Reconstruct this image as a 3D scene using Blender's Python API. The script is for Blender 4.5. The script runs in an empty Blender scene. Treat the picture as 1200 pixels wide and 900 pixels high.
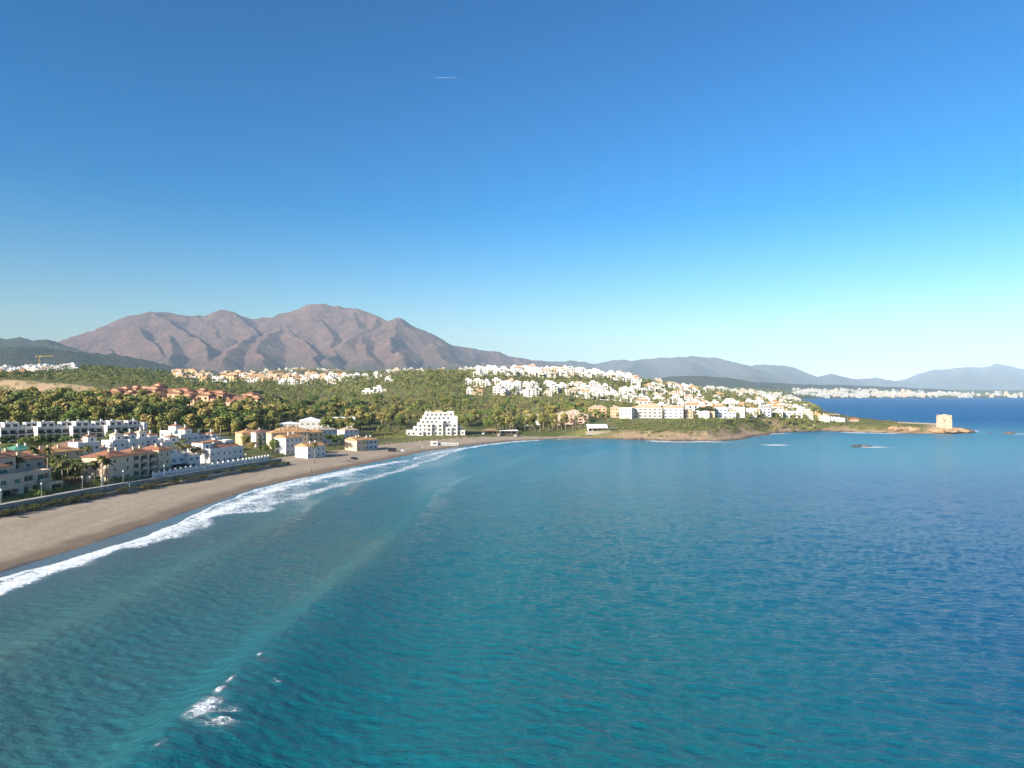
import bpy, bmesh, math, random
import numpy as np
from mathutils import Vector
R = math.radians
sc = bpy.context.scene
COL = sc.collection

# ------------------------------------------------------------------ camera, sky, sun, exposure
CAMH, F, HY = 36.0, 800.0, 460.0          # height above the sea (m); focal length and horizon row, in pixels of a 1200 x 900 frame
cam = bpy.data.cameras.new('camera'); cam.sensor_width = 36; cam.lens = 24; cam.shift_y = 10 / 1200
cam.clip_start = 1; cam.clip_end = 90000
camo = bpy.data.objects.new('camera', cam); COL.objects.link(camo)
camo.location = (0, 0, CAMH); camo.rotation_euler = (R(90), 0, 0); sc.camera = camo

SUN_AZ, SUN_EL = -136.0, 25.0             # degrees clockwise from +Y, degrees up
SKY_STRENGTH, SKY_GAMMA, SKY_SAT, SKY_HUE = 0.041, 1.4, 1.4, 0.5
w = bpy.data.worlds.new('World'); sc.world = w; w.use_nodes = True
nt = w.node_tree; nt.nodes.clear()
sky = nt.nodes.new('ShaderNodeTexSky'); sky.sky_type = 'NISHITA'; sky.sun_disc = False
sky.sun_elevation = R(SUN_EL); sky.sun_rotation = R(SUN_AZ); sky.altitude = 2000
sky.air_density = 1.5; sky.dust_density = 10.0; sky.ozone_density = 3.2
hs = nt.nodes.new('ShaderNodeHueSaturation'); hs.inputs['Saturation'].default_value = SKY_SAT; hs.inputs['Hue'].default_value = SKY_HUE
bg = nt.nodes.new('ShaderNodeBackground'); bg.inputs['Strength'].default_value = SKY_STRENGTH
wo = nt.nodes.new('ShaderNodeOutputWorld')
gm = nt.nodes.new('ShaderNodeGamma'); gm.inputs[1].default_value = SKY_GAMMA; nt.links.new(sky.outputs[0], gm.inputs[0]); nt.links.new(gm.outputs[0], hs.inputs['Color']); nt.links.new(hs.outputs[0], bg.inputs[0]); nt.links.new(bg.outputs[0], wo.inputs[0])
sl = bpy.data.lights.new('sun', 'SUN'); sl.energy = 4.1; sl.angle = R(0.5); sl.color = (1.0, 0.93, 0.82)
so = bpy.data.objects.new('sun', sl); COL.objects.link(so)
sd_ = Vector((math.sin(R(SUN_AZ)) * math.cos(R(SUN_EL)), math.cos(R(SUN_AZ)) * math.cos(R(SUN_EL)), math.sin(R(SUN_EL))))
so.rotation_euler = sd_.to_track_quat('Z', 'Y').to_euler(); so.location = (-200, -200, 300)
vs = sc.view_settings; vs.view_transform = 'Standard'; vs.look = 'None'; vs.gamma = 1; vs.use_curve_mapping = False
vs.exposure = 1.22
sc.render.engine = 'CYCLES'
cy = sc.cycles
cy.max_bounces = 5; cy.diffuse_bounces = 2; cy.glossy_bounces = 2; cy.transmission_bounces = 2; cy.transparent_max_bounces = 6; cy.volume_bounces = 1
cy.caustics_reflective = False; cy.caustics_refractive = False
cy.use_denoising = True
HAZE_DENSITY = 3.2e-5

# ------------------------------------------------------------------ numbers: noise, coast, terrain
rng = np.random.default_rng(7); random.seed(7)
def _h(ix, iy, s):
    n = (ix.astype(np.int64) * 374761393 + iy.astype(np.int64) * 668265263 + s * 1442695041) & 0x7fffffff
    n = ((n ^ (n >> 13)) * 1274126177) & 0x7fffffff
    return ((n ^ (n >> 16)) & 0xffff) / 65535.0
def vn(x, y, s=0):
    x = np.asarray(x, float); y = np.asarray(y, float)
    ix = np.floor(x); iy = np.floor(y); fx = x - ix; fy = y - iy
    fx = fx * fx * (3 - 2 * fx); fy = fy * fy * (3 - 2 * fy)
    a = _h(ix, iy, s); b = _h(ix + 1, iy, s); c = _h(ix, iy + 1, s); d = _h(ix + 1, iy + 1, s)
    return a + (b - a) * fx + (c - a) * fy + (a - b - c + d) * fx * fy
def fbm(x, y, s=0, o=4):
    t = 0; a = 0.5; n = 0
    for k in range(o):
        t = t + a * vn(x * 2**k, y * 2**k, s + k * 17); n += a; a *= 0.5
    return t / n
def ridged(x, y, s=0, o=4):
    t = 0; a = 0.5; n = 0
    for k in range(o):
        t = t + a * (1 - np.abs(2 * vn(x * 2**k, y * 2**k, s + k * 17) - 1)); n += a; a *= 0.5
    return t / n
def smooth(a, b, x):
    t = np.clip((np.asarray(x, float) - a) / (b - a), 0, 1); return t * t * (3 - 2 * t)
def at(px, py, z=0.0):
    D = (CAMH - z) * F / (py - HY); return ((px - 600) / F * D, D)
def pd(px, D):
    return ((px - 600) / F * D, D)

SHORE = [(-112, -500), (-110, 0), (-105, 100)] + [at(*p) for p in [(0, 672), (100, 640), (200, 607), (300, 572), (400, 550), (500, 529), (560, 521), (600, 517), (640, 515),
         (680, 514), (720, 514.5), (760, 516), (790, 517.2), (820, 517), (845, 517), (870, 515), (885, 511), (905, 508), (920, 506.5), (960, 505), (1000, 506.5), (1040, 507.5), (1070, 508), (1100, 508.2), (1120, 507.8), (1139, 506.3)]]
TIP = [at(*p) for p in [(1140, 504), (1115, 502), (1085, 500.5), (1060, 499), (1010, 493), (990, 489), (970, 484), (950, 478), (938, 472), (934, 467.9), (960, 467.0), (1000, 466.7), (1060, 466.6), (1100, 466.5), (1160, 466.4), (1250, 466.2), (1500, 466.0), (2200, 466)]]
COAST = SHORE + TIP
POLY = np.array(COAST + [(60000, 60000), (-60000, 60000), (-60000, -500)])
def coast_dist(x, y):
    """signed distance to the coastline: positive on land"""
    x = np.asarray(x, float); y = np.asarray(y, float)
    d2 = np.full(x.shape, 1e18)
    for (ax, ay), (bx, by) in zip(COAST[:-1], COAST[1:]):
        dx, dy = bx - ax, by - ay
        t = np.clip(((x - ax) * dx + (y - ay) * dy) / (dx * dx + dy * dy), 0, 1)
        d2 = np.minimum(d2, (x - ax - t * dx)**2 + (y - ay - t * dy)**2)
    ins = np.zeros(x.shape, bool)
    n = len(POLY)
    for i in range(n):
        ax, ay = POLY[i]; bx, by = POLY[(i + 1) % n]
        if ay == by: continue
        c = (ay > y) != (by > y)
        ins ^= c & (x < (bx - ax) * (y - ay) / (by - ay) + ax)
    return np.where(ins, 1, -1) * np.sqrt(d2)

PROF = {
 -300: [(60, 3), (190, 3), (250, 5), (420, 8), (540, 20), (690, 30), (738, 34), (778, 51), (1000, 57), (1500, 74), (1800, 98), (2500, 105), (5000, 130)],
 0:    [(60, 3), (200, 3), (260, 5), (420, 8), (540, 21), (690, 30), (738, 35), (778, 52), (1000, 57), (1400, 66), (1800, 98), (2500, 100), (5000, 130)],
 120:  [(60, 3), (235, 3), (380, 6), (430, 8), (560, 21), (680, 27), (738, 33), (778, 43), (900, 48), (1300, 74), (1600, 93), (2500, 95), (5000, 130)],
 240:  [(60, 3), (300, 3), (400, 6), (480, 8), (600, 17), (680, 25), (800, 35), (1200, 48), (1600, 70), (1900, 82), (2500, 85), (5000, 130)],
 360:  [(60, 3), (380, 3), (480, 6), (560, 9), (750, 20), (900, 30), (1200, 48), (1700, 70), (2000, 85), (2500, 128), (2700, 134), (5000, 150)],
 440:  [(60, 2.5), (470, 2.5), (560, 4), (640, 10), (800, 28), (1000, 45), (1250, 62), (1800, 85), (2500, 102), (5000, 150)],
 520:  [(60, 2.5), (505, 2.5), (560, 5), (660, 9), (750, 22), (900, 40), (1100, 60), (1400, 78), (1800, 92), (5000, 120)],
 600:  [(60, 2), (560, 2), (610, 5), (700, 12), (800, 25), (1000, 45), (1250, 71), (1350, 80), (1700, 80), (5000, 110)],
 680:  [(60, 2.5), (545, 2.5), (580, 8), (660, 14), (800, 24), (1000, 45), (1250, 68), (1350, 77), (1800, 60), (5000, 90)],
 720:  [(60, 3), (535, 4), (575, 13), (700, 16), (850, 26), (1000, 42), (1200, 60), (1350, 70), (1800, 50), (5000, 80)],
 800:  [(60, 3), (520, 5), (560, 12), (680, 15), (850, 19), (1050, 29), (1300, 42), (1450, 49), (2000, 40), (5000, 70)],
 900:  [(60, 3), (535, 5), (590, 12), (800, 13), (1100, 17), (1500, 23), (2000, 27), (3000, 32), (6000, 70)],
 960:  [(60, 3), (640, 4), (700, 8), (800, 9), (1000, 9), (1400, 8), (2500, 8), (4300, 6), (6000, 50), (9000, 90)],
 1010: [(60, 3), (620, 5), (660, 7.5), (800, 6), (1400, 6), (4300, 6), (5500, 42), (9000, 80)],
 1060: [(60, 3), (610, 5), (650, 6.2), (800, 5), (4300, 6), (5500, 35), (9000, 80)],
 1105: [(60, 3), (600, 3), (622, 5), (700, 4.2), (4300, 4), (5800, 24), (9000, 70)],
 1140: [(60, 3), (600, 2), (640, 2.4), (4300, 3), (5800, 16), (9000, 70)],
 1600: [(60, 3), (600, 2), (4300, 3), (6000, 12), (9000, 60)],
}
PC = np.array(sorted(PROF)); LD = np.linspace(math.log(60), math.log(14000), 260)
TAB = np.array([np.interp(LD, np.log([a for a, b in PROF[p]]), [b for a, b in PROF[p]]) for p in PC])
PX = np.linspace(-300, 1600, 381); TAB = np.array([np.interp(PX, PC, TAB[:, k]) for k in range(len(LD))]).T
for _ in range(2):
    T = np.pad(TAB, 3, mode='edge'); TAB = sum(T[3 + i:3 + i + TAB.shape[0], 3:-3] for i in range(-3, 4)) / 7
BW_P = [-300, 335, 400, 520, 560, 600, 640, 680, 705, 730]; BW_W = [50, 50, 46, 42, 38, 32, 24, 17, 9, 4]
def land_z(x, y, sdl=None):
    x = np.asarray(x, float); y = np.asarray(y, float)
    if sdl is None: sdl = coast_dist(x, y)
    yy = np.maximum(y, 60); px = np.clip(600 + F * x / yy, -300, 1600)
    fi = (px + 300) / 5; fj = np.clip((np.log(np.clip(yy, 60, 13900)) - LD[0]) / (LD[1] - LD[0]), 0, len(LD) - 1.001)
    i = np.clip(fi.astype(int), 0, 379); j = fj.astype(int); a = fi - i; b = fj - j
    z = TAB[i, j] * (1 - a) * (1 - b) + TAB[i + 1, j] * a * (1 - b) + TAB[i, j + 1] * (1 - a) * b + TAB[i + 1, j + 1] * a * b
    am = np.clip((yy - 380) * 0.008, 0, 9) * smooth(20, 140, sdl)
    z = z + am * (fbm(x / 90, y / 90, 3) - 0.5) * 2
    bw = np.interp(px, BW_P, BW_W)
    head = smooth(690, 760, px) * (yy < 3000)
    n = fbm(x / 9, y / 9, 11)
    lim_b = np.where(sdl < bw, 0.042 * sdl, 0.042 * bw + (sdl - bw) * 0.55)
    lim_h = 0.25 + sdl * 0.16 + np.clip(sdl - 8 - 14 * fbm(x / 30, y / 30, 5), 0, 99) * 0.62 + (n - 0.5) * 2.2 * smooth(0, 6, sdl)
    lim = lim_b * (1 - head) + lim_h * head
    k = 1.0
    z = np.where(sdl > 0, np.minimum(z, lim), np.maximum(-5, sdl * 0.07))
    return z
def gz(x, y):
    return float(land_z(np.array([x]), np.array([y]))[0])

# ------------------------------------------------------------------ materials
def N(nt, t, **k):
    n = nt.nodes.new(t)
    for a, b in k.items():
        if a in n.inputs.keys(): n.inputs[a].default_value = b
        else: setattr(n, a, b)
    return n
def base_mat(name, rough=0.8, spec=0.3):
    m = bpy.data.materials.new(name); m.use_nodes = True
    nt = m.node_tree; b = nt.nodes['Principled BSDF']; b.inputs['Roughness'].default_value = rough; b.inputs['Specular IOR Level'].default_value = spec
    return m, nt, b
def mix(nt, fac, a, b, mode='MIX'):
    n = nt.nodes.new('ShaderNodeMix'); n.data_type = 'RGBA'; n.blend_type = mode
    for s, v in ((0, fac), (6, a), (7, b)):
        if hasattr(v, 'node'): nt.links.new(v, n.inputs[s])
        elif s == 0: n.inputs[0].default_value = v
        else: n.inputs[s].default_value = (*v, 1) if len(v) == 3 else v
    return n.outputs[2]
def math_(nt, op, a, b=None, c=None):
    n = nt.nodes.new('ShaderNodeMath'); n.operation = op
    for i, v in enumerate((a, b, c)):
        if v is None: continue
        if hasattr(v, 'node'): nt.links.new(v, n.inputs[i])
        else: n.inputs[i].default_value = v
    return n.outputs[0]
def ramp(nt, v, lo, hi):
    n = nt.nodes.new('ShaderNodeMapRange'); n.interpolation_type = 'SMOOTHSTEP'
    nt.links.new(v, n.inputs[0]); n.inputs[1].default_value = lo; n.inputs[2].default_value = hi
    return n.outputs[0]
def coords(nt, sx=1, sy=1, sz=1, obj=False):
    if obj: src = nt.nodes.new('ShaderNodeTexCoord').outputs['Object']
    else: src = nt.nodes.new('ShaderNodeNewGeometry').outputs['Position']
    mp = nt.nodes.new('ShaderNodeMapping'); mp.inputs['Scale'].default_value = (sx, sy, sz); nt.links.new(src, mp.inputs[0])
    return mp.outputs[0]
def noise(nt, vec, scale, detail=3, rough=0.55):
    n = nt.nodes.new('ShaderNodeTexNoise'); n.inputs['Scale'].default_value = scale; n.inputs['Detail'].default_value = detail; n.inputs['Roughness'].default_value = rough
    nt.links.new(vec, n.inputs['Vector']); return n.outputs[0]
def attr(nt, name, col=False):
    n = nt.nodes.new('ShaderNodeAttribute'); n.attribute_name = name; return n.outputs[0 if col else 2]
def bump(nt, b, h, strength, dist):
    n = nt.nodes.new('ShaderNodeBump'); n.inputs['Strength'].default_value = strength; n.inputs['Distance'].default_value = dist
    nt.links.new(h, n.inputs['Height']); nt.links.new(n.outputs[0], b.inputs['Normal']); return n

def plain(name, c, rough=0.8, var=0.15, scale=0.6, metal=0):
    m, nt, b = base_mat(name, rough); b.inputs['Metallic'].default_value = metal
    v = coords(nt, obj=True)
    f = ramp(nt, noise(nt, v, scale, 4), 0.3, 0.7)
    o = mix(nt, f, tuple(x * (1 - var) for x in c), tuple(min(0.9, x * (1 + var * 0.5)) for x in c))
    nt.links.new(o, b.inputs['Base Color']); return m
def wallmat(name, c):
    m, nt, b = base_mat(name, 0.85, 0.2)
    v = coords(nt, obj=True)
    f = ramp(nt, noise(nt, v, 0.35, 5, 0.65), 0.3, 0.75)
    v2 = coords(nt, 1.6, 1.6, 0.12, obj=True)
    st = ramp(nt, noise(nt, v2, 1.0, 3), 0.56, 0.8)          # rain streaks
    oi = nt.nodes.new('ShaderNodeObjectInfo')
    o = mix(nt, f, tuple(x * 0.86 for x in c), c)
    o = mix(nt, math_(nt, 'MULTIPLY', st, 0.3), o, tuple(x * 0.55 for x in c))
    o2 = mix(nt, math_(nt, 'MULTIPLY', oi.outputs['Random'], 0.3), o, (c[0] * 0.86, c[1] * 0.80, c[2] * 0.72))
    nt.links.new(o2, b.inputs['Base Color']); return m
def tilemat(name, c):
    m, nt, b = base_mat(name, 0.8, 0.25)
    v = coords(nt, obj=True)
    f = noise(nt, v, 1.3, 5, 0.7)
    o = mix(nt, ramp(nt, f, 0.3, 0.7), tuple(x * 0.62 for x in c), tuple(min(1, x * 1.2) for x in c))
    oi = nt.nodes.new('ShaderNodeObjectInfo')
    o = mix(nt, math_(nt, 'MULTIPLY', oi.outputs['Random'], 0.45), o, (c[0] * 0.75, c[1] * 0.95, c[2] * 1.1))
    nt.links.new(o, b.inputs['Base Color'])
    wv = nt.nodes.new('ShaderNodeTexWave'); wv.inputs['Scale'].default_value = 2.2; wv.inputs['Distortion'].default_value = 0.3; nt.links.new(v, wv.inputs['Vector'])
    bump(nt, b, wv.outputs['Fac'], 0.5, 0.06); return m
def leafmat(name, cols, stuff=False):
    """foliage: the leaf faces differ from one another; each plant leans to its own mix of the colours"""
    m, nt, b = base_mat(name, 0.75, 0.15)
    if stuff: r = attr(nt, 'tint')
    else: r = nt.nodes.new('ShaderNodeObjectInfo').outputs['Random']
    g = nt.nodes.new('ShaderNodeNewGeometry').outputs['Random Per Island']
    v = coords(nt); nz = noise(nt, v, 0.16, 3)
    rp = nt.nodes.new('ShaderNodeValToRGB'); el = rp.color_ramp.elements
    el[0].position = 0; el[0].color = (*cols[0], 1); el[1].position = 1; el[1].color = (*cols[-1], 1)
    for i, c in enumerate(cols[1:-1]):
        e = el.new((i + 1) / (len(cols) - 1)); e.color = (*c, 1)
    f = math_(nt, 'ADD', math_(nt, 'MULTIPLY', r, 0.75), math_(nt, 'MULTIPLY', math_(nt, 'SUBTRACT', nz, 0.35), 0.8))
    nt.links.new(f, rp.inputs[0])
    mv = nt.nodes.new('ShaderNodeMapRange'); nt.links.new(g, mv.inputs[0]); mv.inputs[3].default_value = 0.6; mv.inputs[4].default_value = 1.45
    hsv = nt.nodes.new('ShaderNodeHueSaturation'); nt.links.new(rp.outputs[0], hsv.inputs['Color']); nt.links.new(mv.outputs[0], hsv.inputs['Value'])
    nt.links.new(hsv.outputs[0], b.inputs['Base Color'])
    return m
M = dict(
 white=wallmat('white_render', (0.66, 0.65, 0.63)), offwhite=wallmat('grey_white_render', (0.58, 0.58, 0.59)), cream=wallmat('cream_render', (0.62, 0.50, 0.36)),
 beige=wallmat('beige_render', (0.54, 0.45, 0.35)), grey=wallmat('pale_grey_render', (0.42, 0.43, 0.42)), peach=wallmat('peach_render', (0.62, 0.40, 0.26)), pink=wallmat('pink_render', (0.60, 0.40, 0.33)),
 blue=wallmat('pale_blue_render', (0.55, 0.64, 0.75)), ochre=wallmat('ochre_render', (0.66, 0.49, 0.28)),
 terra=tilemat('terracotta_tile', (0.31, 0.14, 0.08)), orange=tilemat('orange_tile', (0.52, 0.27, 0.12)), brown=tilemat('brown_tile', (0.25, 0.13, 0.09)), sandtile=tilemat('sand_tile', (0.50, 0.37, 0.26)),
 greenroof=plain('green_metal_roof', (0.10, 0.26, 0.18), 0.5), whiteroof=plain('white_roof', (0.74, 0.75, 0.76), 0.7), greyroof=plain('gravel_roof', (0.30, 0.29, 0.28)),
 glass=plain('dark_glass', (0.025, 0.035, 0.045), 0.12, 0.4), frame=plain('window_frame', (0.55, 0.54, 0.5), 0.6), shutter=plain('green_shutter', (0.02, 0.13, 0.13), 0.6), blueshutter=plain('blue_shutter', (0.06, 0.16, 0.40), 0.6),
 dark=plain('dark_awning', (0.05, 0.025, 0.03), 0.9), metal=plain('grey_metal', (0.35, 0.36, 0.37), 0.45, 0.1, metal=0.6), stone=plain('pale_stone', (0.32, 0.285, 0.24), 0.9, 0.3, 0.9), paving=plain('paving', (0.36, 0.33, 0.30), 0.85, 0.2, 0.8),
 bark=plain('bark', (0.14, 0.10, 0.075), 0.9, 0.35, 2), palebark=plain('pale_bark', (0.26, 0.21, 0.16), 0.9, 0.3, 2), thatch=plain('thatch', (0.22, 0.15, 0.08), 0.95, 0.35, 2), canvas=plain('white_canvas', (0.78, 0.78, 0.76), 0.8, 0.06), tower=None,
 skin=plain('skin', (0.42, 0.26, 0.19), 0.6), cloth_d=plain('dark_cloth', (0.04, 0.05, 0.08), 0.9), cloth_w=plain('white_cloth', (0.7, 0.7, 0.7), 0.9), cloth_r=plain('red_cloth', (0.45, 0.06, 0.05), 0.9), hair=plain('dark_hair', (0.03, 0.02, 0.015), 0.7),
 tarp=plain('black_tarp', (0.02, 0.022, 0.025), 0.7), turq=plain('turquoise_paint', (0.2, 0.42, 0.42), 0.5), yellow=plain('yellow_paint', (0.55, 0.36, 0.03), 0.5), carwhite=plain('white_car_paint', (0.7, 0.7, 0.7), 0.3, 0.03), cardark=plain('dark_car_paint', (0.05, 0.06, 0.08), 0.3, 0.05),
 rock=plain('wet_rock', (0.12, 0.10, 0.085), 0.6, 0.4, 0.5),
 olive=leafmat('olive_brown_leaves', [(0.14, 0.17, 0.05), (0.245, 0.225, 0.065), (0.31, 0.235, 0.09)]),
 green=leafmat('green_leaves', [(0.075, 0.12, 0.032), (0.135, 0.18, 0.045), (0.21, 0.225, 0.058)]),
 hedge=leafmat('dark_hedge_leaves', [(0.03, 0.045, 0.018), (0.055, 0.065, 0.024), (0.10, 0.095, 0.04)]), offcream=wallmat('sand_white_render', (0.66, 0.61, 0.53)),
 pine=leafmat('dark_pine_needles', [(0.028, 0.05, 0.02), (0.05, 0.075, 0.026), (0.075, 0.10, 0.03)]),
 palm=leafmat('palm_fronds', [(0.07, 0.085, 0.03), (0.10, 0.105, 0.035), (0.15, 0.12, 0.05)]),
 skirt=plain('dead_fronds', (0.22, 0.15, 0.08), 0.95, 0.3, 2),
 wood_s=leafmat('woodland_leaves', [(0.06, 0.09, 0.033), (0.12, 0.15, 0.048), (0.18, 0.185, 0.062), (0.245, 0.195, 0.085)], True),
)

# ------------------------------------------------------------------ helpers
def tag(o, label=None, cat=None, group=None, kind=None):
    if label: o['label'] = label
    if cat: o['category'] = cat
    if group: o['group'] = group
    if kind: o['kind'] = kind
    return o
def empty(name, loc=(0, 0, 0), rz=0):
    o = bpy.data.objects.new(name, None); COL.objects.link(o); o.location = loc; o.rotation_euler.z = rz; o.empty_display_size = 0.5; return o
def mesh_np(name, V, Q, mats, attrs=None, smooth_=False, tri=False):
    me = bpy.data.meshes.new(name); V = np.asarray(V, np.float32); Q = np.asarray(Q, np.int32); k = 3 if tri else 4
    me.vertices.add(len(V)); me.vertices.foreach_set('co', V.ravel())
    me.loops.add(Q.size); me.loops.foreach_set('vertex_index', Q.ravel())
    me.polygons.add(len(Q)); me.polygons.foreach_set('loop_start', np.arange(0, Q.size, k, dtype=np.int32))
    if smooth_: me.polygons.foreach_set('use_smooth', np.ones(len(Q), bool))
    for nm, a in (attrs or {}).items():
        a = np.asarray(a, np.float32)
        if a.ndim == 1: at_ = me.attributes.new(nm, 'FLOAT', 'POINT'); at_.data.foreach_set('value', a)
        else:
            at_ = me.attributes.new(nm, 'FLOAT_COLOR', 'POINT'); c = np.ones((len(a), 4), np.float32); c[:, :3] = a; at_.data.foreach_set('color', c.ravel())
    for m in mats: me.materials.append(m)
    me.update(calc_edges=True); me.validate(); return me
def link(name, me, parent=None):
    o = bpy.data.objects.new(name, me); COL.objects.link(o)
    if parent: o.parent = parent
    return o
class MB:
    def __init__(s): s.v = []; s.f = []; s.m = []
    def quad(s, a, b, c, d, m=0):
        i = len(s.v); s.v += [a, b, c, d]; s.f.append((i, i + 1, i + 2, i + 3)); s.m.append(m)
    def tri(s, a, b, c, m=0):
        i = len(s.v); s.v += [a, b, c]; s.f.append((i, i + 1, i + 2)); s.m.append(m)
    def box(s, x0, x1, y0, y1, z0, z1, m=0):
        p = [(x, y, z) for z in (z0, z1) for x, y in ((x0, y0), (x1, y0), (x1, y1), (x0, y1))]
        i = len(s.v); s.v += p
        for f in ((3, 2, 1, 0), (4, 5, 6, 7), (0, 1, 5, 4), (1, 2, 6, 5), (2, 3, 7, 6), (3, 0, 4, 7)):
            s.f.append(tuple(i + k for k in f)); s.m.append(m)
    def tube(s, pts, rad, n=6, m=0, cap=True):
        i0 = len(s.v); pts = [Vector(p) for p in pts]
        for k, p in enumerate(pts):
            d = (pts[min(k + 1, len(pts) - 1)] - pts[max(k - 1, 0)]).normalized()
            a = d.orthogonal().normalized() if abs(d.z) < 0.9 else Vector((1, 0, 0)) - d * d.x
            a.normalize(); b = d.cross(a)
            r = rad[k] if hasattr(rad, '__len__') else rad
            for j in range(n):
                t = 2 * math.pi * j / n; s.v.append(tuple(p + (a * math.cos(t) + b * math.sin(t)) * r))
        for k in range(len(pts) - 1):
            for j in range(n):
                a = i0 + k * n + j; b = i0 + k * n + (j + 1) % n; s.f.append((a, b, b + n, a + n)); s.m.append(m)
        if cap:
            s.f.append(tuple(i0 + j for j in reversed(range(n)))); s.m.append(m)
            s.f.append(tuple(i0 + (len(pts) - 1) * n + j for j in range(n))); s.m.append(m)
    def mesh(s, name, mats, smooth_=False):
        me = bpy.data.meshes.new(name); me.from_pydata([tuple(p) for p in s.v], [], s.f)
        for m in (mats if isinstance(mats, (list, tuple)) else [mats]): me.materials.append(m)
        me.polygons.foreach_set('material_index', s.m)
        if smooth_: me.polygons.foreach_set('use_smooth', [True] * len(s.f))
        me.update(); return me
    def build(s, name, mats, parent=None, smooth_=False): return link(name, s.mesh(name, mats, smooth_), parent)
KIDS = {}
def copy_tree(o, parent=None):
    c = o.copy(); COL.objects.link(c)
    for k in ('label', 'group', 'category'):
        if k in c and parent is None: del c[k]
    if parent: c.parent = parent
    for ch in [x for x in o.children]: copy_tree(ch, c)
    return c

# ------------------------------------------------------------------ the ground: one sheet out to the horizon, the beach its own strip
def polar(pxs, Ds):
    P, D = np.meshgrid(pxs, Ds); X = (P - 600) / F * D; nr, nc = P.shape
    idx = np.arange(nr * nc).reshape(nr, nc)
    Q = np.stack([idx[:-1, :-1], idx[:-1, 1:], idx[1:, 1:], idx[1:, :-1]], -1).reshape(-1, 4)
    return X.ravel(), D.ravel(), P.ravel(), Q
pxs = np.concatenate([np.arange(-700, -60, 8.0), np.arange(-60, 1260, 1.25), np.arange(1260, 1900, 8.0)])
rows = [90.0]
while rows[-1] < 30000:
    d = rows[-1]; rows.append(d + min(max(0.75 * d * d / (CAMH * F), 0.35), d * 0.011) if d < 3000 else d * 1.03)
gx, gy, gp, gq = polar(pxs, np.array(rows))
gs = coast_dist(gx, gy); gzv = land_z(gx, gy, gs)
bw = np.interp(gp, BW_P, BW_W)
beachv = (gs < bw + 0.5) & (gp < 728) & (gy < 1000)
gzv = gzv + np.where(beachv, (fbm(gx / 2.5, gy / 2.5, 21, 3) - 0.5) * 0.10 * smooth(4, 14, gs), 0)
# ground cover colours (soil, dry grass, scrub, sandy cuttings): what grows there
nA = fbm(gx / 60, gy / 60, 31); nB = fbm(gx / 14, gy / 14, 33); nC = fbm(gx / 4, gy / 4, 37)
soil = np.array([0.20, 0.145, 0.09]); grass = np.array([0.15, 0.155, 0.055]); scrub = np.array([0.085, 0.10, 0.036]); sandc = np.array([0.42, 0.31, 0.19])
def lerp(a, b, t): t = np.asarray(t)[..., None]; return a * (1 - t) + b * t
col = lerp(grass[None], scrub[None], smooth(0.4, 0.6, nA)); col = lerp(col, soil[None], 0.7 * smooth(0.5, 0.75, nB))
far = smooth(1700, 2600, gy); col = lerp(col, lerp(np.array([[0.055, 0.065, 0.03]]), np.array([[0.12, 0.11, 0.06]]), smooth(0.45, 0.65, fbm(gx / 500, gy / 500, 41))), far)
hd = smooth(690, 740, gp) * (gy < 1000) * smooth(60, 30, gs)
hc = lerp(np.array([[0.30, 0.22, 0.145]]), np.array([[0.10, 0.105, 0.04]]), smooth(-0.12, 0.12, nB - 0.5 + (gs - 15) / 38 + 0.8 * (nA - 0.5)))
hc = lerp(hc, np.array([[0.10, 0.075, 0.055]]), smooth(5, 0.5, gs + 5 * (nC - 0.5)))
col = lerp(col, hc, hd)
pen = smooth(985, 1010, gp) * (gy < 1300)                       # the low grassy point in front of the tower
pc = lerp(np.array([[0.40, 0.30, 0.19]]), np.array([[0.13, 0.13, 0.045]]), smooth(5, 14, gs + 14 * (nB - 0.5)) * smooth(1100, 1075, gp))
pc = lerp(pc, np.array([[0.12, 0.085, 0.06]]), smooth(3.5, 0.5, gs)); col = lerp(col, pc, pen)
cut = smooth(728, 740, gy) * smooth(792, 780, gy) * smooth(118, 104, gp) * smooth(-90, -70, gp) * smooth(0.36, 0.46, nB * 0.6 + nC * 0.4)   # the sandy cliff on the left hill
col = lerp(col, lerp(np.array([[0.50, 0.34, 0.19]]), np.array([[0.34, 0.26, 0.16]]), nC), cut)
och = smooth(2330, 2420, gy) * smooth(2720, 2650, gy) * smooth(285, 320, gp) * smooth(415, 395, gp); col = lerp(col, np.array([[0.42, 0.25, 0.10]]), och * smooth(0.3, 0.5, nA))
gq_b = beachv[gq].all(1) & (gs[gq].min(1) > -30); keep = (gs[gq].max(1) > -25) | (gy[gq].max(1) > 4000)
m, nt, b = base_mat('earth_and_scrub', 0.95, 0.1)
v = coords(nt); n1 = noise(nt, v, 0.9, 5, 0.65); n2 = noise(nt, v, 0.12, 4)
o = mix(nt, ramp(nt, n1, 0.3, 0.7), (0.62, 0.62, 0.62), (1.4, 1.4, 1.4)); o = mix(nt, 1.0, attr(nt, 'cover', True), o, 'MULTIPLY'); nt.links.new(o, b.inputs['Base Color'])
bump(nt, b, n1, 0.8, 0.6); M['earth'] = m
G = np.stack([gx, gy, gzv], -1)
def sub(G, Q, mats, name, attrs):
    u, inv = np.unique(Q, return_inverse=True)
    return mesh_np(name, G[u], inv.reshape(-1, 4), mats, {k: a[u] for k, a in attrs.items()}, True)
ground = link('ground', sub(G, gq[~gq_b & keep], [M['earth']], 'ground', {'cover': col})); tag(ground, kind='structure', label='land behind the beach with scrub, dry grass and bare soil')
m, nt, b = base_mat('beach_sand', 0.9, 0.15)
v = coords(nt); sdn = attr(nt, 'shore'); n1 = noise(nt, v, 1.1, 5, 0.7); n2 = noise(nt, v, 0.09, 4); vs2 = coords(nt, 0.25, 0.03, 0.2); n3 = noise(nt, vs2, 1.0, 4)
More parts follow.
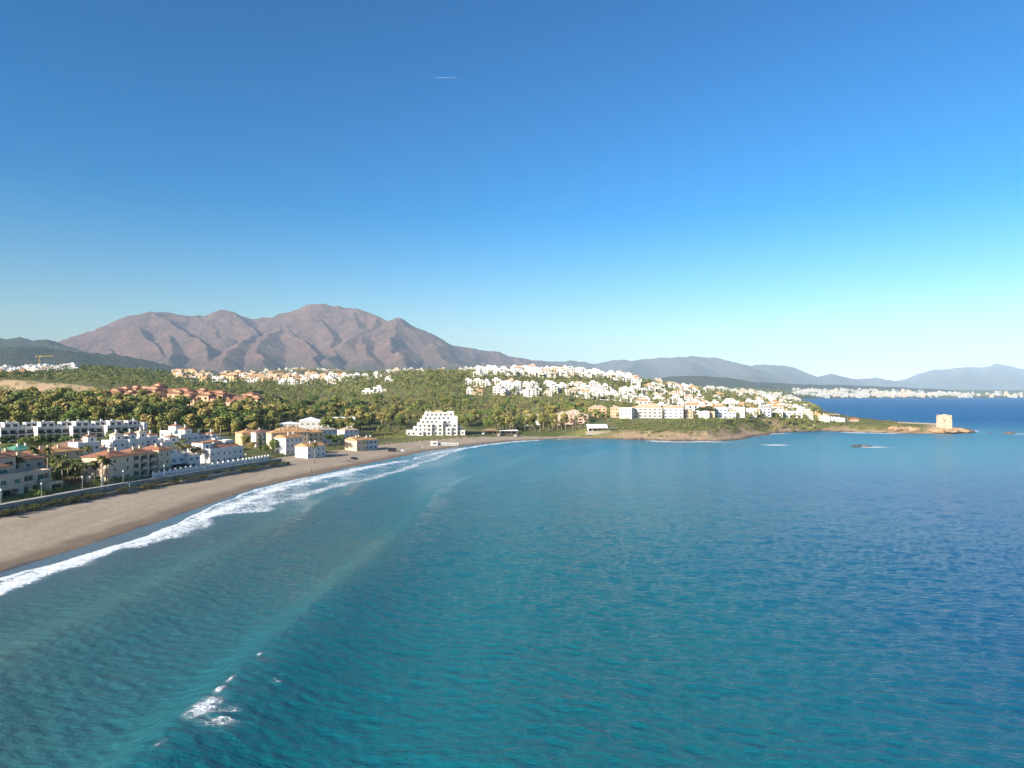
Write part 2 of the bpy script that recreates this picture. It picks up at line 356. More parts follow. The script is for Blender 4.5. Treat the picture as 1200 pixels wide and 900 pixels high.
e = math_(nt, 'ADD', sdn, math_(nt, 'MULTIPLY', math_(nt, 'SUBTRACT', n2, 0.5), 9.0)); e = math_(nt, 'ADD', e, math_(nt, 'MULTIPLY', math_(nt, 'SUBTRACT', n1, 0.5), 2.0))
dry = mix(nt, ramp(nt, n3, 0.3, 0.7), (0.305, 0.25, 0.182), (0.385, 0.318, 0.235)); dry = mix(nt, ramp(nt, n1, 0.35, 0.75), dry, (0.25, 0.19, 0.135))
wk = math_(nt, 'MULTIPLY', math_(nt, 'MULTIPLY', ramp(nt, e, 8.5, 10), ramp(nt, e, 12.5, 10.5)), ramp(nt, noise(nt, v, 2.6, 4, 0.7), 0.5, 0.62)); dry = mix(nt, math_(nt, 'MULTIPLY', wk, 0.7), dry, (0.10, 0.075, 0.05)); tr = math_(nt, 'MULTIPLY', ramp(nt, noise(nt, coords(nt, 2.2, 0.05, 1), 1.0, 2), 0.58, 0.68), ramp(nt, n2, 0.45, 0.6)); dry = mix(nt, math_(nt, 'MULTIPLY', tr, 0.35), dry, (0.22, 0.17, 0.12)); damp = mix(nt, ramp(nt, e, 4.0, 10.5), (0.17, 0.128, 0.09), dry)
wet = mix(nt, ramp(nt, e, -1.0, 2.0), (0.07, 0.055, 0.04), damp); nt.links.new(wet, b.inputs['Base Color'])
rr = nt.nodes.new('ShaderNodeMapRange'); nt.links.new(e, rr.inputs[0]); rr.inputs[1].default_value = -1; rr.inputs[2].default_value = 2.5; rr.inputs[3].default_value = 0.12; rr.inputs[4].default_value = 0.95; nt.links.new(rr.outputs[0], b.inputs['Roughness'])
bump(nt, b, n1, 0.35, 0.25); M['sand'] = m
beach = link('beach', sub(G, gq[gq_b], [M['sand']], 'beach', {'shore': gs})); tag(beach, kind='structure', label='curving sandy beach between the promenade and the surf')
mb = MB(); mb.quad((-60000, -3000, -9), (60000, -3000, -9), (60000, 60000, -9), (-60000, 60000, -9))
tag(mb.build('seabed', M['sand']), kind='structure')

# ------------------------------------------------------------------ the sea: real swell and chop, surf along the beach
px_s = np.concatenate([np.arange(-500, -40, 6.0), np.arange(-40, 1241, 1.2), np.arange(1241, 1800, 6.0)])
rows = [28.0]
while rows[-1] < 9000:
    d = rows[-1]; rows.append(d + max(0.8 * d * d / (CAMH * F), 0.16))
wx, wy, wp, wq = polar(px_s, np.array(rows))
ws = -coast_dist(wx, wy)                                        # metres from the waterline, out to sea
cell = np.maximum(0.8 * wy * wy / (CAMH * F), 1.2 * wy / F)
bz = smooth(620, 440, wy) * smooth(160, 20, wx) * (wx < 420)     # where the swell shoals on to the sandy beach
mod = 0.65 + 0.7 * fbm(wy / 38, wx / 160, 51, 2)
swell = np.zeros_like(wx)
wob = 7 * (fbm(wx / 60, wy / 60, 57, 2) - 0.5)
for dc, A, wf, wb in ((11, 0.45, 3, 5), (40, 1.4, 4.5, 8), (73, 2.7, 3.4, 8), (108, 0.9, 8, 11), (150, 0.6, 12, 13), (190, 0.5, 13, 14), (232, 0.45, 14, 15), (275, 0.4, 15, 16)):
    q = ws - dc - wob * (0.25 if dc == 73 else 1); g = np.where(q < 0, np.exp(-(q / wf)**2 / 2), np.exp(-(q / wb)**2 / 2))
    a = A * mod
    if dc == 73: a = A * (0.65 + 0.35 * np.exp(-((wy - 78) / 50)**2 / 2)) * (0.85 + 0.3 * fbm(wy / 16, wx / 16, 52, 2))
    swell += a * g * smooth(-1, 14, ws)
swell = swell * bz
ch = np.zeros_like(wx); rs = np.random.default_rng(3)
for k in range(46):
    lam = 1.5 * 1.045**k; th = R(252) + rs.normal() * 0.5; ph = rs.uniform(0, 6.28); A = 0.0085 * lam**0.55 * (1 if lam < 3.0 else 0.4)
    arg = (wx * math.cos(th) + wy * math.sin(th)) * 2 * math.pi / lam + ph + 2.2 * (vn(wx / (lam * 3.1), wy / (lam * 3.1), 100 + k))
    ch += A * (1 - 2 * np.abs(np.sin(arg / 2))**1.3 + 0.2) * smooth(0.6, 0.28, cell / lam)
wz = swell + ch * smooth(1, 30, ws) * (1 - 0.45 * np.exp(-ws / 60))
fr_p = [-200, 0, 100, 200, 255, 340, 420, 480, 540, 600, 680, 5000]
front = np.interp(wp, fr_p, [3, 3, 6, 6.5, 2, 0.5, 3, 12, 8, 1, 0, 0]) + 5.0 * (fbm(wy / 11, wx / 11, 61, 3) - 0.5)
endo = np.interp(wp, fr_p, [16, 16.5, 16, 17, 19, 27, 36, 34, 20, 12, 6, 5]) + 13 * (fbm(wy / 15, wx / 15, 63, 3) - 0.5)
lt = smooth(0, 1.2, ws - front) * smooth(0, 5, endo - ws)
edge = np.exp(-((ws - front - 0.8) / 0.8)**2) * 0.5
r1 = np.exp(-((ws - 9 - wob * .6) / 4.5)**2); r2 = np.exp(-((ws - endo * 0.78) / 3.0)**2)
foam = lt * (0.30 + 0.34 * r1 + 0.26 * r2 + 0.45 * (fbm(wx / 5, wy / 5, 67, 3) - 0.5)) + edge * (endo > front)
foam = foam * smooth(705, 660, wp) * (wy < 900)
hf = smooth(660, 720, wp) * (wy < 1200) * smooth(30, 0, ws) * (0.2 + 1.1 * fbm(wx / 22, wy / 22, 71, 3)) * smooth(0.42, 0.62, fbm(wx / 45, wy / 25, 73, 2)); foam = np.maximum(foam, hf * 0.8)
for cx, cy_, rx, ry in ((318, 0, 9, 5),): pass
rocks_at = [at(1006, 523.5), at(1183, 508.5), at(893, 521), at(960, 522)]
for (rx, ry) in rocks_at[:3]: foam = np.maximum(foam, 0.85 * np.exp(-(((wx - rx - 8) / 11)**2 + ((wy - ry + 4) / 7)**2)))
cq = ws - 73 - wob * 0.25; al = lambda c, s: np.exp(-((wy - c) / s)**2)      # the one breaking crest near the camera
cn = fbm(wx / 0.9, wy / 0.9, 77, 4)
br = np.maximum.reduce([0.95 * al(72.3, 2.6) * np.exp(-((cq - .6) / 1.5)**2), 0.75 * al(76.6, 1.3) * np.exp(-((cq - .2) / .6)**2), 0.62 * al(79.5, 1.6) * np.exp(-(cq / .4)**2), 0.5 * al(87.5, .9) * np.exp(-(cq / .35)**2), 0.52 * al(64.5, 1.0) * np.exp(-((cq - .5) / .45)**2),
   0.66 * al(70.5, 2.8) * np.exp(-((cq - 3.4) / 2.4)**2) * smooth(.40, .58, fbm(cq / 2.6, wy / .7, 79, 3)), 0.42 * al(80, 2) * np.exp(-((cq - 5) / 1.0)**2) * smooth(.55, .68, cn)])
foam = np.maximum(foam, br * (0.55 + 0.8 * cn))
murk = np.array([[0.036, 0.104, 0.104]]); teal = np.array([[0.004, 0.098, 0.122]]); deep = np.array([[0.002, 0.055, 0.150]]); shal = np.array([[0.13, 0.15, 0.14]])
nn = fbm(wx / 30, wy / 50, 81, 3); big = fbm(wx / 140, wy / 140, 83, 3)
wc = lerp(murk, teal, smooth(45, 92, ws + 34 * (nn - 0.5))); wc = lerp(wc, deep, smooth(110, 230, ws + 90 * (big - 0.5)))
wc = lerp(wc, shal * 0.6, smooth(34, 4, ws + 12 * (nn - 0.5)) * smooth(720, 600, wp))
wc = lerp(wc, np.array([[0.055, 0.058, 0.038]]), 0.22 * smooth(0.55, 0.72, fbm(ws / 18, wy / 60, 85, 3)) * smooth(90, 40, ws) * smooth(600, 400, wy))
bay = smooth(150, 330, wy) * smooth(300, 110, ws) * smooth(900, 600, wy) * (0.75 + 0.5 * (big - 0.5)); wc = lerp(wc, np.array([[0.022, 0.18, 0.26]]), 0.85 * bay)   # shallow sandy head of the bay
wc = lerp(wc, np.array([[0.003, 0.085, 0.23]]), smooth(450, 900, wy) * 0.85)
m, nt, b = base_mat('sea_water', 0.08, 0.5); b.inputs['IOR'].default_value = 1.33
v = coords(nt); fo = attr(nt, 'foam'); n1 = noise(nt, v, 0.9, 6, 0.68); vo = nt.nodes.new('ShaderNodeTexVoronoi'); vo.feature = 'DISTANCE_TO_EDGE'; vo.inputs['Scale'].default_value = 0.55
dv = nt.nodes.new('ShaderNodeMix'); dv.data_type = 'VECTOR'; dv.inputs[0].default_value = 0.06; nzc = nt.nodes.new('ShaderNodeTexNoise'); nzc.inputs['Scale'].default_value = 0.5; nt.links.new(v, nzc.inputs['Vector'])
ad = nt.nodes.new('ShaderNodeVectorMath'); ad.operation = 'MULTIPLY_ADD'; nt.links.new(nzc.outputs['Color'], ad.inputs[0]); ad.inputs[1].default_value = (3, 3, 3); nt.links.new(v, ad.inputs[2]); nt.links.new(ad.outputs[0], vo.inputs['Vector'])
lace = ramp(nt, vo.outputs['Distance'], 0.38, 0.03)
ff = math_(nt, 'ADD', fo, math_(nt, 'MULTIPLY', math_(nt, 'SUBTRACT', n1, 0.5), 0.95)); ff = math_(nt, 'ADD', ff, math_(nt, 'MULTIPLY', math_(nt, 'SUBTRACT', lace, 0.45), 0.32))
ff = math_(nt, 'MULTIPLY', ramp(nt, ff, 0.44, 0.74), ramp(nt, fo, 0.03, 0.14))
milk = math_(nt, 'MULTIPLY', ramp(nt, fo, 0.05, 0.7), 0.35)
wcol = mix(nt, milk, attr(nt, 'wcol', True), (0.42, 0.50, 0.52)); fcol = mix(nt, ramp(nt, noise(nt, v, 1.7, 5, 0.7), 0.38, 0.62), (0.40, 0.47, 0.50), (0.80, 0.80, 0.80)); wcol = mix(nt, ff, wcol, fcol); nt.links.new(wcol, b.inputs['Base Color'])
dist = nt.nodes.new('ShaderNodeVectorMath'); dist.operation = 'LENGTH'; nt.links.new(v, dist.inputs[0])
rg = nt.nodes.new('ShaderNodeMapRange'); nt.links.new(ff, rg.inputs[0]); rd = nt.nodes.new('ShaderNodeMapRange'); nt.links.new(attr(nt, 'dist'), rd.inputs[0]); rd.inputs[1].default_value = 120; rd.inputs[2].default_value = 900; rd.inputs[3].default_value = 0.10; rd.inputs[4].default_value = 0.48; rs_ = nt.nodes.new('ShaderNodeMapRange'); nt.links.new(attr(nt, 'dist'), rs_.inputs[0]); rs_.inputs[1].default_value = 150; rs_.inputs[2].default_value = 900; rs_.inputs[3].default_value = 0.45; rs_.inputs[4].default_value = 0.22; nt.links.new(rs_.outputs[0], b.inputs['Specular IOR Level']); nt.links.new(rd.outputs[0], rg.inputs[3]); rg.inputs[4].default_value = 0.9; nt.links.new(rg.outputs[0], b.inputs['Roughness'])
va = coords(nt, 0.42, 1.0, 1.0); va.node.inputs['Rotation'].default_value = (0, 0, R(14)); h1 = noise(nt, va, 0.95, 4, 0.62); h2 = noise(nt, va, 0.2, 2, 0.5); hh = math_(nt, 'ADD', math_(nt, 'MULTIPLY', h1, 0.55), math_(nt, 'MULTIPLY', h2, 0.25)); hh = math_(nt, 'ADD', hh, math_(nt, 'MULTIPLY', math_(nt, 'MULTIPLY', ff, noise(nt, v, 1.1, 4, 0.7)), 0.9))
calm = math_(nt, 'ADD', math_(nt, 'MULTIPLY', ramp(nt, attr(nt, 'off'), 4, 30), 0.85), 0.12)
bp = bump(nt, b, hh, 1.0, 0.9); nt.links.new(calm, bp.inputs['Strength'])
M['sea'] = m
kq = ws[wq].max(1) > -6
S = np.stack([wx, wy, wz], -1)
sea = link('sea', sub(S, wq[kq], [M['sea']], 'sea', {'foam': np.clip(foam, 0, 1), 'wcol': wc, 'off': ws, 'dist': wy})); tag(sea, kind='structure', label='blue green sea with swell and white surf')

# ------------------------------------------------------------------ mountains and hills
def ridge_mesh(name, px0, px1, dpx, D0, D1, nd, skel, noise_amp, noise_len, base, mat, seed, label, power=1.0):
    P = np.arange(px0, px1, dpx); D = np.linspace(D0, D1, nd)
    x, y, p, q = polar(P, D); h = np.full(x.shape, -1e9)
    wxn = (fbm(x / noise_len, y / noise_len, seed + 5) - 0.5) * noise_len * 0.38; wyn = (fbm(x / noise_len, y / noise_len, seed + 9) - 0.5) * noise_len * 0.38
    X, Y = x + wxn, y + wyn
    for line, sl in skel:
        pts = [((a - 600) / F * c, c, CAMH + (HY - b_) / F * c) for a, b_, c in line]
        for (ax, ay, az), (bx, by, bz_) in zip(pts[:-1], pts[1:]):
            dx, dy = bx - ax, by - ay; t = np.clip(((X - ax) * dx + (Y - ay) * dy) / (dx * dx + dy * dy), 0, 1)
            d = np.sqrt((X - ax - t * dx)**2 + (Y - ay - t * dy)**2)
            h = np.maximum(h, az + (bz_ - az) * t - sl * d**power * (1 + 0.00002 * d))
    n = ridged(x / noise_len, y / noise_len, seed, 5) - 0.72
    h = h + n * noise_amp * smooth(base, base + 350, h)
    z = np.maximum(h, base - 30)
    me = mesh_np(name, np.stack([x, y, z], -1), q, [mat], None, True)
    o = link(name, me); tag(o, kind='structure', label=label); return o
def mountmat(name, lo, a, c, zlo, zhi):
    m, nt, b = base_mat(name, 0.95, 0.05)
    v = coords(nt); n1 = noise(nt, v, 0.004, 6, 0.65); n2 = noise(nt, v, 0.02, 5, 0.7); n3 = noise(nt, v, 0.0011, 4, 0.6)
    sx = nt.nodes.new('ShaderNodeSeparateXYZ'); nt.links.new(v, sx.inputs[0])
    o = mix(nt, ramp(nt, n1, 0.36, 0.66), a, c); o = mix(nt, math_(nt, 'MULTIPLY', ramp(nt, n2, 0.42, 0.68), 0.55), o, tuple(t * 0.5 for t in lo))
    z = math_(nt, 'ADD', sx.outputs[2], math_(nt, 'MULTIPLY', math_(nt, 'SUBTRACT', n3, 0.5), 700.0))
    o = mix(nt, ramp(nt, z, zhi, zlo), o, lo); nt.links.new(o, b.inputs['Base Color'])
    bump(nt, b, n2, 0.9, 40); return m
M['mount'] = mountmat('mountain_heath', (0.045, 0.052, 0.034), (0.098, 0.060, 0.051), (0.152, 0.086, 0.070), 150, 430)
M['hill'] = mountmat('dark_hill_scrub', (0.028, 0.040, 0.028), (0.032, 0.046, 0.032), (0.052, 0.062, 0.042), 0, 10)
M['farhill'] = mountmat('far_hill_scrub', (0.05, 0.06, 0.04), (0.06, 0.065, 0.05), (0.09, 0.08, 0.065), 100, 300)
crest = [(-260, 425, 9300), (60, 402, 9000), (75, 399, 9100), (100, 388, 9200), (125, 378, 9200), (150, 370, 9200), (178, 363.5, 9200), (200, 365, 9500), (225, 366.5, 9600), (245, 366, 9600), (262, 363.5, 9500), (275, 363, 9500), (300, 371, 9700), (325, 369.5, 9600),
         (345, 362.5, 9600), (362, 359, 9600), (378, 355.5, 9500), (392, 358, 9500), (408, 361, 9500), (425, 364, 9400), (440, 370, 9200), (455, 376.5, 9000), (465, 372.5, 8800), (480, 380, 9000), (500, 391, 9100), (520, 401, 9200), (545, 407.5, 9300), (580, 412, 9500), (600, 418, 9600), (650, 425, 9800), (700, 436, 10000), (760, 455, 10000)]
spurs = [(crest, 0.50),
 ([(178, 364, 9200), (192, 374, 8850), (212, 388, 8300), (228, 399, 7800), (242, 410, 7250), (256, 424, 6500)], 0.62),
 ([(150, 370, 9200), (158, 380, 8700), (170, 396, 8000), (182, 412, 7200)], 0.55),
 ([(196, 392, 8200), (194, 404, 7500), (200, 420, 6800)], 0.6),
 ([(100, 388, 9200), (108, 398, 8600), (125, 408, 7900), (135, 420, 7200)], 0.55),
 ([(225, 366, 9600), (240, 380, 9000), (262, 396, 8400)], 0.55),
 ([(275, 363, 9500), (290, 378, 9000), (300, 392, 8500), (284, 402, 7700), (268, 409, 7100), (264, 424, 6400)], 0.58),
 ([(330, 368, 9600), (330, 378, 9000), (342, 390, 8400), (356, 402, 7800), (368, 414, 7200), (378, 428, 6500)], 0.62),
 ([(330, 378, 9000), (312, 396, 8100), (300, 412, 7200), (310, 426, 6500)], 0.5),
 ([(372, 357, 9500), (372, 366, 9200), (380, 380, 8750), (390, 394, 8200), (386, 408, 7600), (392, 424, 6700)], 0.62),
 ([(408, 361, 9500), (412, 374, 9000), (424, 390, 8300), (426, 402, 7700), (436, 420, 6900)], 0.55),
 ([(440, 370, 9200), (432, 384, 8600), (404, 400, 7700)], 0.5),
 ([(465, 373, 8800), (467, 385, 8300), (460, 398, 7700), (462, 410, 7200), (478, 428, 6400)], 0.6),
 ([(480, 380, 9000), (505, 400, 8300), (520, 416, 7500), (540, 430, 6800)], 0.5),
 ([(545, 408, 9300), (560, 422, 8500), (585, 434, 7600)], 0.45), ([(600, 418, 9600), (625, 430, 8600), (650, 440, 7800)], 0.45)]
ridge_mesh('mountain', -320, 800, 1.0, 5400, 11500, 190, spurs, 125, 620, 95, M['mount'], 201, 'brown and purple mountain with two broad summits')
ridge_mesh('wooded_hills', -420, 340, 1.5, 3600, 7600, 80, [([(-420, 398, 6800), (-100, 396, 6800), (0, 394, 6700), (30, 395.5, 6600), (52, 397, 6500), (66, 402, 6400), (95, 410, 6200), (150, 424, 6000)], 0.33),
   ([(-300, 418, 4700), (-60, 412, 4700), (0, 408, 4600), (30, 404.5, 4500), (48, 404, 4500), (70, 408, 4500), (100, 412, 4600), (130, 414.5, 4700), (160, 418, 4800), (200, 428, 5000), (300, 441, 5200)], 0.30)], 55, 330, 100, M['hill'], 231, 'dark wooded foothills at the foot of the mountain')
ridge_mesh('far_hills', 560, 1150, 1.2, 8000, 17000, 110, [([(560, 432, 13000), (612, 421, 13000), (640, 423, 13000), (665, 421.5, 13000), (690, 424.5, 13200), (715, 422.5, 13300), (745, 420.5, 13500), (775, 418.5, 13500), (797, 416, 13500), (806, 417.5, 13500), (835, 416.5, 13500), (860, 421, 13600), (885, 426, 13800), (905, 427, 14000), (925, 429, 14000), (945, 436, 14200), (962, 442, 14300), (974, 436.5, 14300), (985, 440, 14300), (1000, 443.5, 14500), (1025, 442, 14500), (1060, 447, 14800), (1150, 455, 15000)], 0.42),
   ([(797, 417, 13500), (812, 432, 11500), (835, 444, 9800)], 0.36), ([(905, 427, 14000), (925, 440, 12000)], 0.33), ([(745, 421, 13500), (735, 436, 11200)], 0.36), ([(665, 423, 13000), (680, 436, 10800)], 0.36), ([(860, 421, 13600), (880, 438, 11000), (900, 448, 9200)], 0.33), ([(974, 437, 14300), (985, 448, 12000)], 0.35)], 110, 800, 70, M['farhill'], 261, 'pale blue ridges behind the coast')
ridge_mesh('coastal_mountain', 960, 1700, 1.5, 10000, 21000, 90, [([(1000, 456, 17000), (1040, 449, 17000), (1070, 440, 17000), (1095, 433, 17000), (1130, 430, 17000), (1150, 427.5, 17000), (1165, 426, 17000), (1182, 427, 17000), (1200, 431, 17000), (1260, 434, 17000), (1400, 430, 17000), (1700, 440, 17000)], 0.40),
   ([(1095, 433, 17000), (1110, 446, 14000)], 0.33), ([(1165, 427, 17000), (1180, 444, 14000)], 0.33), ([(1130, 430, 17000), (1138, 445, 13500)], 0.33), ([(1200, 431, 17000), (1230, 447, 13500)], 0.33)], 120, 900, 60, M['farhill'], 291, 'hazy long mountain above the far coast')
ridge_mesh('low_hills', 640, 1120, 1.5, 4400, 7600, 50, [([(640, 450, 5600), (740, 447, 5600), (790, 441, 5600), (815, 439.5, 5600), (845, 441, 5600), (880, 447, 5800), (930, 450, 6200), (1000, 451, 6500), (1120, 457, 6500)], 0.22)], 40, 350, 30, M['farhill'], 311, 'low green hills dotted with houses behind the town')
# ------------------------------------------------------------------ the air: pale haze round the whole scene
m = bpy.data.materials.new('haze_air'); m.use_nodes = True; nt = m.node_tree; nt.nodes.clear()
pv = nt.nodes.new('ShaderNodeVolumePrincipled'); pv.inputs['Color'].default_value = (0.55, 0.76, 1.0, 1); pv.inputs['Density'].default_value = HAZE_DENSITY; pv.inputs['Anisotropy'].default_value = -0.22
om = nt.nodes.new('ShaderNodeOutputMaterial'); nt.links.new(pv.outputs[0], om.inputs['Volume'])
mb = MB(); mb.box(-62000, 62000, -3200, 62000, -10.5, 1330); hz = mb.build('haze', m); tag(hz, kind='stuff', label='pale blue haze in the air over sea and land')

# ------------------------------------------------------------------ building kit
WM = {}
def winmesh(w_, h_, kind):
    k = (round(w_, 2), round(h_, 2), kind)
    if k not in WM:
        mb = MB(); t = 0.09 if w_ < 2 else 0.12; a, c = w_ / 2, h_ / 2
        mb.box(-a, -a + t, -0.07, 0.02, -c, c, 0); mb.box(a - t, a, -0.07, 0.02, -c, c, 0); mb.box(-a + t, a - t, -0.07, 0.02, c - t, c, 0); mb.box(-a + t, a - t, -0.07, 0.02, -c, -c + t, 0)
        nb = max(1, round(w_ / 1.1))
        for i in range(1, nb): x = -a + w_ * i / nb; mb.box(x - 0.03, x + 0.03, -0.06, 0.02, -c + t, c - t, 0)
        mb.quad((-a + t, -0.02, -c + t), (a - t, -0.02, -c + t), (a - t, -0.02, c - t), (-a + t, -0.02, c - t), 1)
        if kind in ('shutter', 'blue') and w_ < 2:
            for s in (-1, 1): mb.box(s * (a + 0.02) if s > 0 else -a - 0.5, a + 0.5 if s > 0 else -a - 0.02, -0.26, -0.22, -c, c, 2)
        WM[k] = mb.mesh('window', [M['frame'], M['shutter'] if kind == 'tealglass' else M['glass'], M['blueshutter'] if kind == 'blue' else M['shutter']])
    return WM[k]
class Bld:
    def __init__(s, name, label, cat, loc, rz, wall='white', group=None, roofmat='terra', inline=False):
        s.root = empty(name, loc, rz); tag(s.root, label, cat, group); s.mb = MB(); s.wallm = M[wall]; s.rm = M[roofmat]; s.ops = []; s.inline = inline; s.roofs = []; s.rail = False
    def facade(s, p0, u, W, z0, z1, ops, side):
        n = (u[1], -u[0]); mb = s.mb
        P = lambda a, z, d=0.0: (p0[0] + u[0] * a - n[0] * d, p0[1] + u[1] * a - n[1] * d, z)
        us = sorted({0, W} | {o[0] for o in ops} | {o[1] for o in ops}); vs = sorted({z0, z1} | {o[2] for o in ops} | {o[3] for o in ops})
        for a, b_ in zip(us[:-1], us[1:]):
            for c, d in zip(vs[:-1], vs[1:]):
                if any(o[0] <= (a + b_) / 2 <= o[1] and o[2] <= (c + d) / 2 <= o[3] for o in ops): continue
                mb.quad(P(a, c), P(b_, c), P(b_, d), P(a, d))
        for (a, b_, c, d, dep, kind, ww, wh) in ops:
            mb.quad(P(a, c), P(b_, c), P(b_, c, dep), P(a, c, dep)); mb.quad(P(a, d, dep), P(b_, d, dep), P(b_, d), P(a, d))
            mb.quad(P(a, c), P(a, c, dep), P(a, d, dep), P(a, d)); mb.quad(P(b_, c, dep), P(b_, c), P(b_, d), P(b_, d, dep))
            gm = 1 if (s.inline and not ww) else 0
            mb.quad(P(a, c, dep), P(b_, c, dep), P(b_, d, dep), P(a, d, dep), 1 if s.inline and dep < 0.6 else 0)
            uc = (a + b_) / 2
            if s.inline:
                if dep >= 0.6: mb.quad(P(uc - ww / 2, c + 0.02, dep - 0.03), P(uc + ww / 2, c + 0.02, dep - 0.03), P(uc + ww / 2, c + wh, dep - 0.03), P(uc - ww / 2, c + wh, dep - 0.03), 1)
            else:
                o = link('window', winmesh(ww, wh, kind), s.root); o.location = P(uc, c + wh / 2 + 0.01, dep - 0.035); o.rotation_euler.z = side * math.pi / 2
    def block(s, x0, x1, y0, y1, z0, z1, wins=None, top=True, sh=3.0, sub_=3.0):
        """one rectangular volume; wins: {side: [(kind, number, storeys, width, height, sill)]}, side 0 front (-Y), 1 right (+X), 2 back, 3 left (-X)"""
        wins = wins or {}
        base = z0 - sub_ if z0 < 0.5 else z0
        for side, (p0, u, W) in enumerate((((x0, y0), (1, 0), x1 - x0), ((x1, y0), (0, 1), y1 - y0), ((x1, y1), (-1, 0), x1 - x0), ((x0, y1), (0, -1), y1 - y0))):
            ops = []
            for (kind, n, sts, ww, wh, sill) in wins.get(side, []):
                ns = sts if isinstance(sts, (list, tuple)) else range(sts)
                for st in ns:
                    for k in range(n):
                        c = W * (k + 0.5) / n; zb = z0 + st * sh + sill
                        if zb + wh > z1 - 0.1: continue
                        if kind == 'loggia': ops.append((c - ww / 2, c + ww / 2, zb, zb + wh, 1.4, 'tealglass' if s.wallm is M['beige'] else 'plain', min(ww * 0.8, 2.6), wh - 0.35))
                        elif kind == 'garage': ops.append((c - ww / 2, c + ww / 2, zb, zb + wh, 2.2, 'plain', ww * 0.7, wh - 0.2))
                        else: ops.append((c - ww / 2, c + ww / 2, zb, zb + wh, 0.22, kind, ww, wh))
            s.facade(p0, u, W, base, z1, ops, side)
            if not s.inline:
                for o in ops:
                    if o[4] == 1.4: s.balcony(p0, u, o[0], o[1], o[2])
        if top: s.mb.quad((x0, y0, z1), (x1, y0, z1), (x1, y1, z1), (x0, y1, z1))
    def balcony(s, p0, u, a, b_, z):
        n = (u[1], -u[0]); mb = MB(); P = lambda q, d: (p0[0] + u[0] * q + n[0] * d, p0[1] + u[1] * q + n[1] * d)
        def bx(q0, q1, d0, d1, z0, z1):
            (xa, ya), (xb, yb) = P(q0, d0), P(q1, d1); mb.box(min(xa, xb), max(xa, xb), min(ya, yb), max(ya, yb), z0, z1)
        bx(a - 0.1, b_ + 0.1, 0.003, 0.9, z - 0.2, z - 0.02); bx(a - 0.1, b_ + 0.1, 0.78, 0.9, z - 0.02, z + 0.85)
        if s.rail:
            mb = MB(); bx(a - 0.1, b_ + 0.1, 0.003, 1.1, z - 0.24, z - 0.02); bo = mb.build('balcony', s.wallm, s.root); mb = MB(); bx(a - .05, b_ + .05, 1.02, 1.05, z - .018, z + .9); mb.build('glass_railing', M['glass'], bo); return
        mb.build('balcony', s.wallm, s.root)
    def roof(s, x0, x1, y0, y1, z, h, kind='hip', ov=0.5, chim=0, mat=None):
        mb = MB(); x0 -= ov; x1 += ov; y0 -= ov; y1 += ov; t = 0.18
        if kind == 'flat':
            x0 += ov - 0.003; x1 -= ov - 0.003; y0 += ov - 0.003; y1 -= ov - 0.003; q = 0.22
            x0 -= 0.04; x1 += 0.04; y0 -= 0.04; y1 += 0.04
            mb.box(x0, x1, y0, y0 + q, z + 0.004, z + h); mb.box(x0, x1, y1 - q, y1, z + 0.004, z + h); mb.box(x0, x0 + q, y0 + q, y1 - q, z + 0.004, z + h); mb.box(x1 - q, x1, y0 + q, y1 - q, z + 0.004, z + h)
            mb.quad((x0 + q, y0 + q, z + 0.1), (x1 - q, y0 + q, z + 0.1), (x1 - q, y1 - q, z + 0.1), (x0 + q, y1 - q, z + 0.1))
        else:
            lx, ly = x1 - x0, y1 - y0; z += 0.004
            if kind == 'hip':
                if lx >= ly: r = [(x0 + ly / 2, (y0 + y1) / 2), (x1 - ly / 2, (y0 + y1) / 2)]
                else: r = [((x0 + x1) / 2, y0 + lx / 2), ((x0 + x1) / 2, y1 - lx / 2)]
            else:
                r = [(x0, (y0 + y1) / 2), (x1, (y0 + y1) / 2)] if kind == 'gable' else [((x0 + x1) / 2, y0), ((x0 + x1) / 2, y1)]
            alongx = r[0][1] == r[1][1]
            A, B_, C_, D_ = (x0, y0, z + t), (x1, y0, z + t), (x1, y1, z + t), (x0, y1, z + t); Q0, Q1 = (*r[0], z + t + h), (*r[1], z + t + h)
            if alongx: mb.quad(A, B_, Q1, Q0); mb.quad(C_, D_, Q0, Q1); mb.tri(D_, A, Q0); mb.tri(B_, C_, Q1)
            else: mb.quad(B_, C_, Q1, Q0); mb.quad(D_, A, Q0, Q1); mb.tri(A, B_, Q0); mb.tri(C_, D_, Q1)
            a, b_, c, d = (x0, y0, z), (x1, y0, z), (x1, y1, z), (x0, y1, z)
            for p, q, pp, qq in ((a, b_, A, B_), (b_, c, B_, C_), (c, d, C_, D_), (d, a, D_, A)): mb.quad(p, q, qq, pp)
            mb.quad(d, c, b_, a)
        o = mb.build('roof', M[mat] if mat else s.rm, s.root)
        for i in range(chim):
            cb = MB(); cx = x0 + (x1 - x0) * (0.2 + 0.6 * ((i * 0.618 + 0.3) % 1)); cyy = y0 + (y1 - y0) * (0.35 + 0.3 * ((i * 0.41) % 1)); zt = z + h * 0.5
            cb.box(cx - 0.4, cx + 0.4, cyy - 0.3, cyy + 0.3, zt - 0.3, zt + 1.6); cb.box(cx - 0.52, cx + 0.52, cyy - 0.42, cyy + 0.42, zt + 1.602, zt + 1.8); cb.build('chimney', s.wallm, o)
        return o
    def gable_wall(s, x0, x1, y0, y1, z, h, along='y'):
        if along == 'y':
            c = (x0 + x1) / 2; s.mb.tri((x0, y0, z), (x1, y0, z), (c, y0, z + h)); s.mb.tri((x1, y1, z), (x0, y1, z), (c, y1, z + h))
        else:
            c = (y0 + y1) / 2; s.mb.tri((x0, y1, z), (x0, y0, z), (x0, c, z + h)); s.mb.tri((x1, y0, z), (x1, y1, z), (x1, c, z + h))
